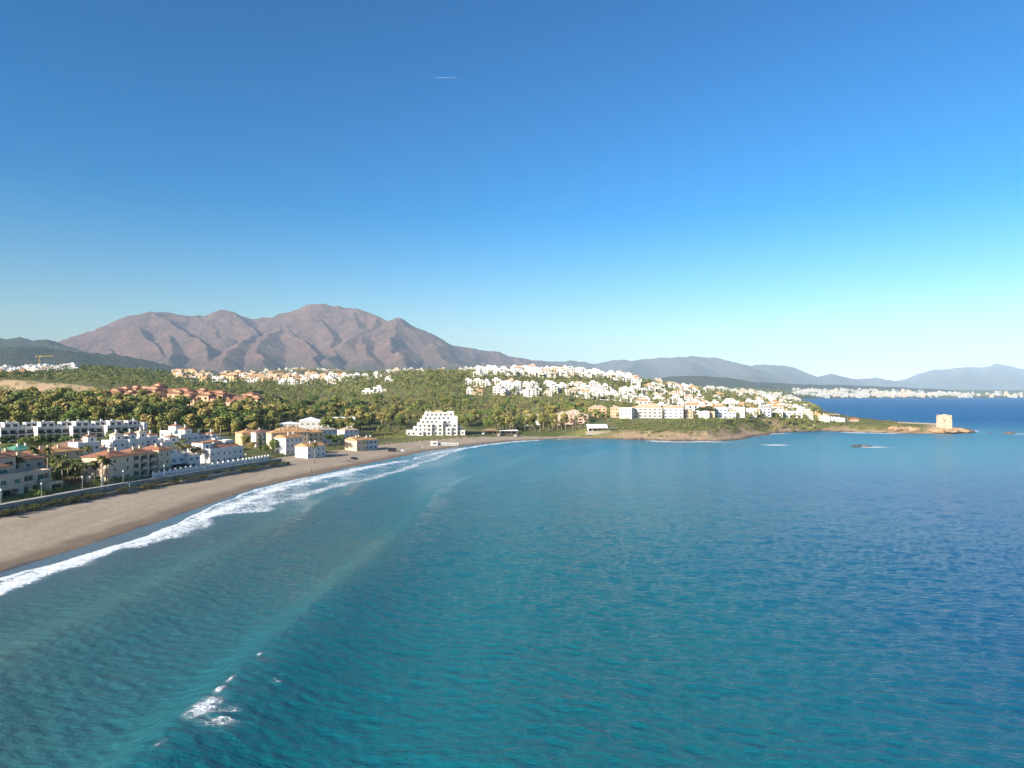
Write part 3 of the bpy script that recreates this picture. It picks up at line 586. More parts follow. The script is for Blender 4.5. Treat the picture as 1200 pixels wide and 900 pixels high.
    def part(s, name, mat, fn):
        mb = MB(); fn(mb); return mb.build(name, M[mat], s.root)
    def done(s):
        s.mb.build('wall', [s.wallm, M['glass']], s.root); return s.root
SITES = []           # footprints already taken: x, y, radius
def site(x, y, r): SITES.append((x, y, r))
W1 = ('plain', 3, 2, 1.1, 1.3, 0.9)
PR = R(78.3)         # heading of the promenade

def stand(px, D, dz=0.0):
    x, y = pd(px, D); return (x, y, gz(x, y) + dz)

# ---- row along the promenade
b = Bld('apartment_building', 'beige apartment building with terracotta roofs and teal windows by the promenade', 'apartment building', (-158.0, 213.5, 3.0), PR, 'beige')
b.block(-22, 6, 0, 10, 0, 6.6, {0: [('tealglass', 6, [1], 1.9, 1.5, .8), ('garage', 3, [0], 5.5, 2.4, 0.0)], 1: [('tealglass', 2, [1], 1.3, 1.3, .9)], 3: [W1]}, sh=3.2)
b.block(-10, 3.5, 2.5, 10, 6.6, 9.5, {0: [('tealglass', 3, 1, 2.6, 1.6, .5)], 1: [('tealglass', 1, 1, 2.2, 1.8, .4)]}); b.roof(-10, 3.5, 2.5, 10, 9.5, 1.7, 'hip', chim=2)
b.block(6.01, 18, 2, 12, 0, 6.2, {0: [('loggia', 2, [1], 4.2, 2.4, 0.3), ('garage', 3, [0], 2.4, 2.2, 0.1)], 1: [('tealglass', 2, [1], 1.2, 1.3, .9), ('plain', 2, [0], 1.1, 1.2, 1)]}, sh=3.1)
b.roof(-22, 6, 0, 2.3, 6.6, 0.9, 'flat', mat='beige'); b.roof(6.01, 18, 2, 12, 6.2, 0.9, 'flat', mat='beige')
b.block(13.5, 18.3, -2.5, 1.99, 0, 2.9, {0: [('garage', 1, [0], 3.8, 2.3, 0.1)]}); b.roof(13.5, 18.3, -2.5, 1.99, 2.9, 0.3, 'flat', mat='cream')
b.block(4, 14, 12.01, 21, 0, 11.6, {0: [('tealglass', 3, [2], 1.2, 1.3, 1.2), ('loggia', 2, [2], 3, 2.2, .9)][1:], 3: [W1], 1: [('tealglass', 2, 3, 1.1, 1.3, .9)]}, sh=3.4); b.roof(4, 14, 12.01, 21, 11.6, 1.8, 'hip', chim=2)
b.block(14.01, 27, 14, 22, 0, 9.8, {0: [('tealglass', 3, [1, 2], 1.4, 1.3, .9)], 1: [('loggia', 1, [1, 2], 4, 2.2, .3)]}, sh=3.1); b.roof(14.2, 27, 14, 22, 9.8, 1.8, 'hip', chim=1)
b.done(); site(-163, 205, 16); site(-160, 222, 13); site(-172, 233, 13)
b = Bld('apartment_building', 'cream apartment building with long terracotta roof and lit blank end wall', 'apartment building', (-147.2, 249, 3.0), PR, 'cream')
b.block(0, 12.5, 0, 11.5, 0, 9.2, {0: [('plain', 2, 3, 1.0, 1.3, .9), ], 3: [('garage', 1, [0], 4.5, 2.2, 0.1), ('plain', 2, [0], .8, 1.3, 0.6)][:1], 1: [('plain', 1, 3, 1, 1.2, 1)]}, sh=3.0); b.roof(0, 12.5, 0, 11.5, 9.2, 2.2, 'hip', chim=2)
b.block(12.51, 26, 1.2, 11.5, 0, 9.0, {0: [('loggia', 3, 3, 3.2, 2.3, 0.15)]}, sh=3.0); b.roof(12.9, 25.6, 1.2, 11.5, 9.02, 2.0, 'hip', ov=.35, chim=2)
b.block(26.01, 33, 0.2, 10, 0, 9.6, {0: [('plain', 2, [1, 2], .9, 1.2, .9), ('garage', 2, [0], 2.4, 2.2, 0.1)], 1: [('plain', 2, 3, 1, 1.2, .9)]}, sh=3.1); b.roof(26.4, 33, 0.2, 10, 9.6, 1.7, 'hip', ov=.3, chim=1)
b.done(); site(-152, 266, 22)
b = Bld('terraced_house', 'white terraced house with dark awning and blue shaded front beside cream apartments', 'house', (-141.2, 283, 3.0), PR, 'white')
b.block(0, 9, 0.5, 9, 0, 6.6, {0: [('blue', 2, [1], .8, 1.2, .9), ('garage', 1, [0], 5.5, 2.3, .05)], 3: [W1]}, sh=3.1); b.roof(0, 9, 0.5, 9, 6.6, .8, 'flat', mat='white')
b.block(9.01, 17, -1, 8, 0, 5.8, {0: [('blue', 2, [1], .8, 1.1, .9), ('plain', 1, [0], 2.2, 2.3, .05)], 1: [W1]}, sh=2.9); b.roof(9.4, 16.7, -0.8, 8, 5.8, 1.3, 'hip', ov=.25, mat='sandtile')
b.block(3, 8, 4, 8.9, 6.61, 9, {0: [('plain', 1, 1, 1.1, 1.1, .8)]}); b.roof(3, 8, 4, 8.9, 9, 1.0, 'hip', ov=.3)
b.part('awning', 'dark', lambda q: [q.quad((0.5, 0.4, 2.9), (8.6, 0.4, 2.9), (8.6, -2.6, 2.3), (.5, -2.6, 2.3)), q.box(.5, 8.6, -2.66, -2.6, 1.9, 2.3)])
b.done(); site(-146, 292, 14)
# white villas with small terracotta roofs in the garden beyond
def villa(name, label, px, D, rz, seed, wall='white', big=1.0, tall=2, roofmat='terra', grp=None, base=None):
    r_ = random.Random(seed); x, y = pd(px, D); z = base if base is not None else gz(x, y)
    b = Bld(name, label, 'house', (x, y, z), rz, wall, grp, roofmat)
    L = 11 * big; Dp = 9 * big; H = tall * 3.0 + .2
    b.block(-L / 2, L / 2, -Dp / 2, Dp / 2, 0, H, {k: [('plain', r_.choice((2, 3)), tall, r_.choice((.9, 1.1)), 1.2, .9)] for k in range(4)}, sh=3.0)
    b.roof(-L / 2, L / 2, -Dp / 2, Dp / 2, H, .8, 'flat', mat='white')
    a = r_.uniform(-.3, .1) * L
    b.block(a, a + L * .42, -Dp * .1, Dp * .38, H + .1, H + 2.9, {0: [('plain', 1, 1, 1.1, 1.2, .8)], 3: [('plain', 1, 1, .9, 1, .9)]}); b.roof(a, a + L * .42, -Dp * .1, Dp * .38, H + 2.9, 1.1, 'hip', ov=.35, chim=1)
    s = r_.choice((-1, 1)); x0, x1 = (L / 2 + .01, L / 2 + 4.2) if s > 0 else (-L / 2 - 4.2, -L / 2 - .01)
    b.block(x0, x1, -Dp * .35, Dp * .3, 0, 3.3 if tall < 3 else 6.2, {0: [('plain', 1, tall - 1, 1.6, 1.5, .5)], 3: [('plain', 1, 1, 1, 1.2, .9)]}); b.roof(x0, x1, -Dp * .35, Dp * .3, 3.3 if tall < 3 else 6.2, .9, 'hip', ov=.25)
    b.done(); site(x, y, 9 * big); return b
b = Bld('terraced_house', 'white terraced block with red roof strips, its lit end wall facing the garden palms', 'house', (-137.5, 311, 3.0), R(72), 'white')
b.block(0, 22, 0, 13, 0, 6.6, {0: [('plain', 6, 2, 1.0, 1.3, .9)], 3: [('plain', 1, 2, 1.8, 1.6, .5), ('plain', 2, [1], .8, 1.1, 1)][:1]}, sh=3.1); b.roof(0, 22, 0, 13, 6.6, .7, 'flat', mat='white')
for i, (xa, ya) in enumerate(((1, 5), (8.5, 5.5), (15.5, 5))):
    b.block(xa, xa + 5.5, ya, ya + 6.5, 6.62, 9.6, {0: [('plain', 1, 1, 1.2, 1.2, .8)], 3: [('plain', 2, 1, .9, 1.1, .9)]}); b.roof(xa, xa + 5.5, ya, ya + 6.5, 9.6, .9 if i == 1 else .5, 'hip' if i == 1 else 'flat', ov=.3, mat='terra' if i != 2 else 'white')
b.part('lean_to_roof', 'terra', lambda q: [q.quad((7, .5, 7.32), (14, .5, 7.32), (14, 5.2, 9.0), (7, 5.2, 9.0)), q.quad((15, .5, 7.32), (21, .5, 7.32), (21, 4.9, 8.6), (15, 4.9, 8.6))])
b.done(); site(-138, 322, 17)
VL = ['white cubic villa with square roof room behind the garden palms', 'white villa with corner roof room and pool terrace behind the dark palms', 'white villa with terracotta topped stair room next to the terraced block', 'tall white villa with flat terrace at the tree edge', 'white villa with low side wing touching the brown trees', 'white villa set back between terraced block and olive trees']
for i, (px, D, rz, tall) in enumerate(((196, 338, 60, 2), (214, 352, 70, 3), (232, 358, 66, 2), (205, 374, 75, 3), (250, 366, 80, 2), (180, 352, 62, 2))):
    villa('white_villa', VL[i], px, D, R(rz), 40 + i, big=1.05, tall=tall, grp='white villas behind the garden palms')
# white houses behind the cream apartments
VL = ['small white house with brown tiled rim above the cream end wall', 'white house with pyramid roof behind the cream roof ridge', 'white cubic house behind the terracotta ridge and chimneys', 'white house with pale brown roof next to the dark bushes']
for i, (px, D, rz, rf) in enumerate(((99, 296, 60, 'brown'), (137, 312, 66, 'sandtile'), (155, 318, 70, 'brown'), (168, 330, 62, 'sandtile'))):
    villa('white_house', VL[i], px, D, R(rz), 60 + i, big=.85, tall=3 if i else 3, roofmat=rf, grp='white houses behind the cream apartments')
for i, (px, D, rf, wl, lb) in enumerate(((70, 285, 'orange', 'beige', 'beige house under an orange hipped roof behind the near palms'), (22, 292, 'greenroof', 'offwhite', 'pale house with green metal roof at the left edge'), (8, 268, 'terra', 'beige', 'beige house with terracotta roof left of the green roof'), (48, 280, 'terra', 'beige', 'beige house with chimney between two palms'), (112, 310, 'terra', 'beige', 'beige house with red roof behind the cream end wall'), (88, 322, 'brown', 'beige', 'long brown roofed house below the dark garden trees'))):
    x, y = pd(px, D); b = Bld('tiled_house', lb, 'house', (x, y, 3.5), R(70), wl, None, rf); L = 13 if i in (0, 5) else 10
    b.block(-L / 2, L / 2, -4.5, 4.5, 0, 8.0, {k: [('plain', 3, 3, 1, 1.2, .8)] for k in range(4)}, sh=2.7); b.roof(-L / 2, L / 2, -4.5, 4.5, 8.0, 2.0, 'hip', chim=1 + i % 2); b.done(); site(x, y, 8)
# ---- modern white apartment row in front of the tree belt
MODL = ['modern white apartment block with stepped terraces at the left edge', 'second modern white block from the left edge, roof pavilion on its left end', 'middle modern white block with row of dark balconies before the trees', 'modern white block with pergola roof terrace, fourth along its row', 'last modern white block on the right, ending at a dark tree gap']
for i, (px, D) in enumerate(((-14, 385), (28, 392), (70, 399), (110, 407), (149, 416))):
    x, y = pd(px, D); b = Bld('modern_apartments', MODL[i], 'apartment building', (x, y, 6.0), R(50), 'offwhite', 'modern white apartment blocks before the tree belt'); b.rail = True
    b.block(-11, 9.2, 0, 11, 0, 9.6, {0: [('loggia', 5, 3, 3.3, 2.5, .15)], 3: [('plain', 2, 3, 1.1, 1.4, .7)], 1: [('plain', 2, 3, 1.1, 1.4, .7)]}, sh=3.1); b.roof(-11, 9.2, 0, 11, 9.6, .8, 'flat', mat='white')
    b.block(-8.5, -1.5, 3.2, 10.5, 9.71, 12.6, {0: [('plain', 2, 1, 2.2, 2.0, .3)], 3: [('plain', 1, 1, 1.2, 1.3, .8)]}); b.roof(-8.5, -1.5, 3.2, 10.5, 12.6, .35, 'flat', mat='white')
    b.block(2, 7.5, 3.8, 10.5, 9.71, 12.3, {0: [('plain', 2, 1, 1.8, 1.9, .3)], 3: [('plain', 1, 1, 1.2, 1.3, .8)]}); b.roof(2, 7.5, 3.8, 10.5, 12.3, .35, 'flat', mat='white')
    b.part('stair_tower', 'white', lambda q: q.box(9.21, 11.4, -1.2, 8, -3, 11.4 - (i % 2) * .8))
    for k in range(3): b.part('roof_vent', 'white', lambda q: q.box(-7 + k * 6.2, -6 + k * 6.2, 5 + (k % 2), 6 + (k % 2), 12.4 if k != 1 else 9.71, 13.9 if k != 1 else 11.2))
    b.done(); site(x + 2, y + 5, 14)
# ---- hamlet of tiled houses at the back of the beach
def tiled(name, label, px, D, rz, L, Dp, H, st, wall, rf, kind='gable', chim=2, z=None, win='plain', blank=False):
    x, y = pd(px, D); z = gz(x, y) if z is None else z
    b = Bld(name, label, 'house', (x, y, z), rz, wall, 'tiled houses at the back of the beach', rf)
    wn = {0: [(win, max(2, int(L / 3.2)), st, 1.0, 1.3, .8)], 1: [(win, 2, st, .9, 1.2, .9)], 2: [(win, 3, st, 1, 1.2, .9)], 3: [(win, 1 if blank else 2, [1] if blank else st, .7 if blank else .9, 1.0, .9)]}
    b.block(0, L, 0, Dp, 0, H, wn, sh=H / st, top=True); b.roof(0.0, L, 0, Dp, H, Dp * .2, kind, ov=.35, chim=chim)
    if kind == 'gable': b.gable_wall(0.02, L - .02, 0, Dp, H + .1, Dp * .19, 'x')
    b.done(); c, s = math.cos(rz), math.sin(rz); site(x + c * L / 2 - s * Dp / 2, y + s * L / 2 + c * Dp / 2, max(L, Dp) * .6); return b
tiled('tiled_house', 'white three storey house with lilac shaded front at the promenade end', 335, 364, R(66), 13, 8, 9.0, 3, 'white', 'orange')
tiled('tiled_house', 'long orange roofed house with many chimneys behind the three storey house', 318, 388, R(40), 22, 8, 8.6, 3, 'cream', 'orange', 'hip', 5)
tiled('tiled_house', 'white house with brown hipped roof left of the cypress', 300, 392, R(50), 10, 8, 8.4, 3, 'white', 'brown', 'hip', 1)
tiled('tiled_house', 'salmon house half hidden by bare shrubs left of the hamlet', 284, 392, R(50), 11, 8, 7.6, 2, 'peach', 'orange', 'hip', 1)
tiled('tiled_house', 'white gabled house nearest the sea with a blank lit gable', 360.5, 357, R(62), 13, 9, 6.0, 2, 'white', 'orange', blank=True)
tiled('tiled_house', 'orange roofed house behind the gabled house, chimneys in a row', 350, 400, R(45), 16, 8, 8.2, 3, 'cream', 'orange', 'hip', 4)
tiled('tiled_house', 'cream hipped house with three chimneys above the round pine', 372, 420, R(52), 15, 9, 8.6, 3, 'white', 'sandtile', 'hip', 3)
tiled('tiled_house', 'cream gabled house with terracotta porch at the right end of the hamlet', 418, 402, R(56), 8, 10, 6.2, 2, 'cream', 'orange', 'gable', blank=True)
tiled('tiled_house', 'white house with orange hipped roof and blue windows, last before the meadow', 427.5, 410, R(52), 10, 8, 5.9, 2, 'white', 'orange', 'hip', win='blue')
tiled('tiled_house', 'small white house with brown roof behind the cream gabled house', 404, 440, R(50), 11, 8, 8.0, 3, 'white', 'sandtile', 'hip', 2)
tiled('tiled_house', 'orange roofed cottage under the grey brown trees', 330, 420, R(45), 16, 8, 8.0, 3, 'cream', 'orange', 'hip', 3)
# ---- white hall with pitched roof
x, y = pd(346, 508); b = Bld('hall', 'white hall with low pitched white roof among the trees', 'hall', (x, y, gz(x, y)), R(18), 'white', None, 'whiteroof')
b.block(-11, 3, -1, 12, 0, 5.0, {0: [('plain', 5, [0], 1.4, 1.0, 3)], 3: [('plain', 3, [0], 1.6, 1.4, 1.5)]}); b.roof(-11, 3, -1, 12, 5, 1.2, 'hip', ov=.4)
b.block(3.01, 19, -2, 14, 0, 7.0, {0: [('plain', 4, [0], 2.0, 1.0, 4.2)]}); b.roof(3.2, 19, -2, 14, 7.0, 2.6, 'hip', ov=.2); b.done(); site(x + 2, y + 6, 20)
x, y = pd(395, 545); b = Bld('warehouse', 'long low white flat roofed building right of the hall', 'warehouse', (x, y, gz(x, y) + 1), R(12), 'offwhite'); b.block(-14, 14, 0, 12, 0, 7.5, {0: [('plain', 6, [0], 2, 1, 4)]}); b.roof(-14, 14, 0, 12, 7.5, .5, 'flat', mat='whiteroof'); b.done(); site(x, y + 6, 16)
# ---- stepped white hotel
x, y = pd(516, 520); b = Bld('hotel', 'stepped white pyramid hotel with many terraces above the beach', 'hotel', (x, y, 3.4), R(12), 'white')
STEP = [(-25, 19.5, 4, 14, 2.9), (-19.5, 17.0, 5.2, 15, 5.7), (-16.5, 14.5, 6.3, 16, 8.5), (-14.0, 12.8, 7.4, 17, 11.3), (-12.0, 12.2, 8.5, 18, 14.0), (-10.5, 6.4, 9.5, 18, 16.4)]
z0 = 0
for k, (xa, xb, ya, yb, z1) in enumerate(STEP):
    n = max(3, int((xb - xa) / 3.2)); b.block(xa, xb, ya, yb, z0 + (.02 if k else 0), z1, {0: [('plain', n, 1, 1.5, 1.6, .5)], 1: [('blue', 3, 1, 1, 1.3, .8)], 3: [('plain', 3, 1, 1, 1.3, .8)]}); b.roof(xa, xb, ya, yb, z1, .75, 'flat', mat='white'); z0 = z1
for k, (xa, d, h) in enumerate(((-17, 3.0, 2.8), (-10.5, 2.2, 8.5), (-2, 2.4, 11.2), (4.5, 3, 5.6), (9.2, 1.8, 13.9))): b.block(xa, xa + 4.2, 4 - d, 4.9 + k * .12, 0, h, {0: [('plain', 1, [0, 1, 2], 2.0, 1.7, .4)], 1: [('plain', 1, [0, 1], 1, 1.3, .8)]}, sh=2.9); b.roof(xa, xa + 4.2, 4 - d, 4.9 + k * .12, h, .6, 'flat', mat='white')
b.block(7, 11.5, 9.2, 15, 14.02, 17.6, {0: [('plain', 1, 1, 1.5, 1.4, .8)]}); b.roof(7, 11.5, 9.2, 15, 17.6, .5, 'flat', mat='white'); b.block(-10, -6, 10.5, 15, 16.42, 18.2, {0: [('plain', 1, 1, 1.5, .9, .6)]}); b.roof(-4.5, 5, 10.2, 16, 16.43, 2.0, 'hip', ov=0.2, mat='sandtile'); b.done(); site(x, y + 10, 26); site(x - 14, y + 6, 12); site(x + 14, y + 10, 12)
# ---- beach bar huts, awnings, cars behind the beach
def hut(label, px, py, w_, d_, h_, roofk='flat'):
    x, y = at(px, py, 2.0); b = Bld('beach_hut', label, 'beach hut', (x, y, gz(x, y)), R(20), 'white', 'white huts on the sand below the hotel', 'whiteroof'); b.block(-w_ / 2, w_ / 2, 0, d_, 0, h_, {0: [('plain', 1, 1, w_ * .5, h_ * .4, h_ * .35)]}, sub_=1); b.roof(-w_ / 2, w_ / 2, 0, d_, h_, .25 if roofk == 'flat' else .7, roofk, ov=.2, mat='whiteroof'); b.done()
hut('white flat roofed beach hut, the tallest on the sand below the hotel', 509.5, 520, 4.2, 3, 2.6)
for i, px in enumerate((514.5, 519, 524, 529.5, 535)): hut(['low white beach hut beside the tallest hut', 'low white hut, second after the tall beach hut', 'low white beach hut in the middle of its row', 'low white beach hut before the gap in the row', 'last low white beach hut beside dark boats'][i], px, 519.7 - .12 * i, 2.6, 2, 1.5)
x, y = pd(576, 545); b = Bld('beach_bar', 'dark thatched beach bar under palms behind the sand', 'beach bar', (x, y, gz(x, y)), R(6), 'beige'); b.block(-6, 5, 2, 7, 0, 2.6, {0: [('garage', 3, [0], 2.8, 2.1, .2)]}); b.roof(-7, 6, -1, 7, 2.6, 1.9, 'hip', mat='thatch')
b.part('terrace_post', 'bark', lambda q: q.box(-6.4, -6.2, -.6, -.4, 0, 2.6)); b.part('terrace_post', 'bark', lambda q: q.box(5.2, 5.4, -.6, -.4, 0, 2.6)); b.done(); site(x, y + 3, 9)
x, y = pd(596, 553); b = Bld('beach_bar', 'open beach bar with long white awning beside parked cars', 'beach bar', (x, y, gz(x, y)), R(2), 'offwhite'); b.block(-7, 7, 3, 8, 0, 2.6, {0: [('garage', 3, [0], 3.4, 2.0, .2)]}); b.roof(-7.5, 7.5, -1.5, 8, 2.7, .3, 'flat', mat='canvas')
for xx in (-7, 0, 7): b.part('terrace_post', 'metal', lambda q: q.box(xx - .08, xx + .08, -1.2, -1.04, 0, 2.7))
b.done(); site(x, y + 3, 9)
# ---- pavilion, pink apartments, beach restaurant
x, y = pd(627, 610); b = Bld('pavilion', 'grey white flat roofed pavilion with dark opening among palms', 'pavilion', (x, y, gz(x, y)), R(-8), 'offwhite'); b.block(-7.5, 7.5, 0, 9, 0, 9.0, {0: [('loggia', 2, [1], 5, 2.6, 1.2), ('plain', 3, [0], 1.6, 1.6, .8)]}, sh=4.2); b.roof(-8.3, 8.3, -1, 9.5, 9, .5, 'flat', mat='whiteroof'); b.done(); site(x, y + 4, 10)
x, y = pd(669, 592); b = Bld('apartment_building', 'pink apartment house with stepped roof behind orange leaved trees', 'apartment building', (x, y, gz(x, y)), R(-14), 'pink', None, 'sandtile')
b.block(-15, 2, 2, 14, 0, 8.6, {0: [('loggia', 4, 3, 2.2, 2.1, .2)], 3: [W1]}, sh=2.8); b.roof(-15, 2, 2, 14, 8.6, 2.2, 'hip', chim=2)
b.block(2.01, 15, 0, 12, 0, 8.0, {0: [('loggia', 3, 3, 2.4, 2.1, .2)], 1: [W1]}, sh=2.7); b.roof(2.3, 15, 0, 12, 8.0, 2.0, 'hip', ov=.3, chim=1); b.block(-4, 6, 6, 14, 8.62, 11.4, {0: [('plain', 3, 1, 1.2, 1.3, .8)]}); b.roof(-4, 6, 6, 14, 11.4, 1.4, 'hip', ov=.3); b.done(); site(x, y + 7, 18)
x, y = at(700, 509.3, 2.2); b = Bld('beach_restaurant', 'long white beach restaurant with sloping white roof over the sand', 'restaurant', (x, y, gz(x, y) + .3), R(0), 'white', None, 'whiteroof')
b.block(-7, 8, 3, 9, 0, 3.2, {0: [('garage', 4, [0], 3, 2.0, .3)]}, sub_=2)
b.part('roof', 'whiteroof', lambda q: [q.quad((-8, -.5, 3.0), (8.8, -.5, 3.0), (8.8, 9.4, 5.6), (-8, 9.4, 5.6)), q.quad((-8, 9.4, 5.4), (8.8, 9.4, 5.4), (8.8, -.5, 2.8), (-8, -.5, 2.8)), q.quad((-8, -.5, 2.8), (8.8, -.5, 2.8), (8.8, -.5, 3.0), (-8, -.5, 3.0)), q.quad((8.8, -.5, 2.8), (8.8, 9.4, 5.4), (8.8, 9.4, 5.6), (8.8, -.5, 3.0)), q.quad((-8, 9.4, 5.4), (-8, -.5, 2.8), (-8, -.5, 3.0), (-8, 9.4, 5.6)), q.quad((8.8, 9.4, 5.4), (-8, 9.4, 5.4), (-8, 9.4, 5.6), (8.8, 9.4, 5.6))])
b.part('terrace', 'stone', lambda q: q.box(-9, 16, -3, 2.8, -2.5, .25)); b.part('pergola', 'metal', lambda q: [q.box(9.5, 16, -2, 3, 2.5, 2.65)] + [q.box(xx, xx + .12, -1.9, -1.78, .25, 2.5) for xx in (9.6, 12.7, 15.8)]); b.done(); site(x, y + 4, 12)
# ---- houses on the headland front
def apt(name, label, px, D, rz, L, Dp, st, wall, rf, rk='hip', n=4, win='plain', log=False, rh=2.2, grp='houses along the headland front'):
    x, y = pd(px, D); b = Bld(name, label, 'house' if st < 3 else 'apartment building', (x, y, gz(x, y)), rz, wall, grp, rf)
    k = 'loggia' if log else win; ww = min(2.4, L / n * .6) if log else 1.1
    b.block(-L / 2, L / 2, 0, Dp, 0, st * 2.9 + .2, {0: [(k, n, st, ww, 2.0 if log else 1.3, .25 if log else .8)], 1: [(win, 2, st, 1, 1.3, .8)], 3: [(win, 2, st, 1, 1.3, .8)]}, sh=2.9)
    b.roof(-L / 2, L / 2, 0, Dp, st * 2.9 + .2, rh if rk != 'flat' else .7, rk, ov=.4, chim=1 if rk != 'flat' else 0, mat=None if rk != 'flat' else 'white'); b.done(); site(x - math.sin(rz) * Dp / 2, y + math.cos(rz) * Dp / 2, max(L, Dp) * .55); return b
apt('headland_house', 'cream terraced house with two tier sand coloured roof above the beach restaurant', 700, 640, R(-10), 17, 11, 3, 'peach', 'sandtile', n=4, log=True)
apt('headland_house', 'narrow cream house between the two tier roof and the white apartments', 721, 628, R(-10), 9, 9, 3, 'peach', 'sandtile')
apt('headland_house', 'white house with blank lit wall left of the big hipped apartments', 733, 600, R(-25), 11, 10, 3, 'white', 'white', 'flat', 3)
apt('headland_house', 'big white three storey apartment house under a broad hipped roof', 759, 606, R(-14), 25, 14, 3, 'white', 'sandtile', n=6, log=True, rh=4.0)
apt('headland_house', 'white apartment house with gabled roof and blue shutters right of the hipped one', 789, 604, R(-18), 17, 13, 3, 'white', 'sandtile', 'gable', 4, 'blue', rh=2.6)
apt('headland_house', 'brown shaded terrace house with dark windows on the headland', 806, 607, R(-22), 9, 9, 2, 'beige', 'sandtile', n=3, log=True)
apt('headland_house', 'white house under the round dark pine on the headland', 825, 603, R(-20), 9, 9, 2, 'white', 'white', 'flat', 2)
apt('headland_house', 'narrow white house right of the round dark pine', 834, 607, R(-24), 5, 8, 3, 'cream', 'white', 'flat', 1)
HL = ['pale blue house with white porch facing the sea', 'white house with deep blue awnings on the headland', 'lilac shaded white house with flat roof beside the blue awnings', 'white gabled house with bright end wall on the headland', 'pale blue three storey house with grey roof on the headland', 'white cubic house right of the pale blue three storey house', 'white house with lilac front near the end of the row', 'long white house with dark terrace openings near the point', 'last white house of the headland row beside the scrub']
for i, (px, D, L, st, wl, rk, rf) in enumerate(((845, 614, 11, 3, 'blue', 'flat', 'white'), (856, 612, 9, 2, 'white', 'hip', 'sandtile'), (866, 630, 10, 3, 'offwhite', 'flat', 'white'), (881, 648, 9, 2, 'white', 'gable', 'whiteroof'), (896, 664, 12, 3, 'blue', 'hip', 'greyroof'), (911, 678, 10, 2, 'white', 'flat', 'white'), (920, 686, 9, 2, 'offwhite', 'flat', 'white'), (932, 700, 14, 2, 'white', 'flat', 'white'), (945, 712, 8, 2, 'white', 'hip', 'sandtile'))):
    apt('headland_house', HL[i], px, D, R(-22), L, 9, st, wl, rf, rk, 3, 'blue' if i in (0, 1) else 'plain', log=i in (4, 7))
PL = ['small white house at the start of the point', 'cream cottage among bushes on the point', 'white bungalow behind the dark bush on the point', 'tall white chalet with pale roof on the grassy point', 'white bungalow with blue side near the flagpole', 'last white cottage before the red roofed hut']
for i, (px, D, wl, rf) in enumerate(((948, 690, 'white', 'sandtile'), (957, 690, 'cream', 'orange'), (966, 720, 'white', 'white'), (967, 672, 'white', 'sandtile'), (979, 690, 'blue', 'white'), (985, 680, 'white', 'white'))):
    apt('point_house', PL[i], px, D, R(-20), 8, 7, 1 if i in (2, 4, 5) else 2, wl, rf, 'hip' if rf != 'white' else 'flat', 2, grp='small houses on the grassy point')
x, y = pd(1001, 690); b = Bld('kiosk', 'low red roofed hut at the end of the houses on the point', 'hut', (x, y, gz(x, y)), R(-15), 'pink', None, 'terra'); b.block(-4, 4, 0, 5, 0, 2.4, {0: [('plain', 3, 1, 1.2, 1.2, .8)]}); b.roof(-4, 4, 0, 5, 2.4, 1.4, 'hip', ov=.7); b.done()
mb = MB(); x, y, z = stand(993, 685); mb.tube([(0, 0, 0), (0, 0, 10)], [.14, .07], 8); mb.box(-.25, .25, -.25, .25, -.5, .2); fp = mb.build('flagpole', M['metal']); fp.location = (x, y, z); tag(fp, 'thin pale flagpole standing beside the red roofed hut', 'flagpole')
x, y = pd(977, 735); b = Bld('pavilion', 'white canopy pavilion with flat roof on thin posts by the far shore', 'pavilion', (x, y, gz(x, y)), R(-10), 'white'); b.block(-5, 2, 3, 8, 0, 4.2, {0: [('plain', 2, 1, 2, 2, .5)]}); b.roof(-6, 6, -1, 9, 4.3, .4, 'flat', mat='sandtile')
for xx in (-5.5, 0, 5.5): b.part('post', 'metal', lambda q: q.box(xx - .1, xx + .1, -.8, -.6, 0, 4.3))
b.done()

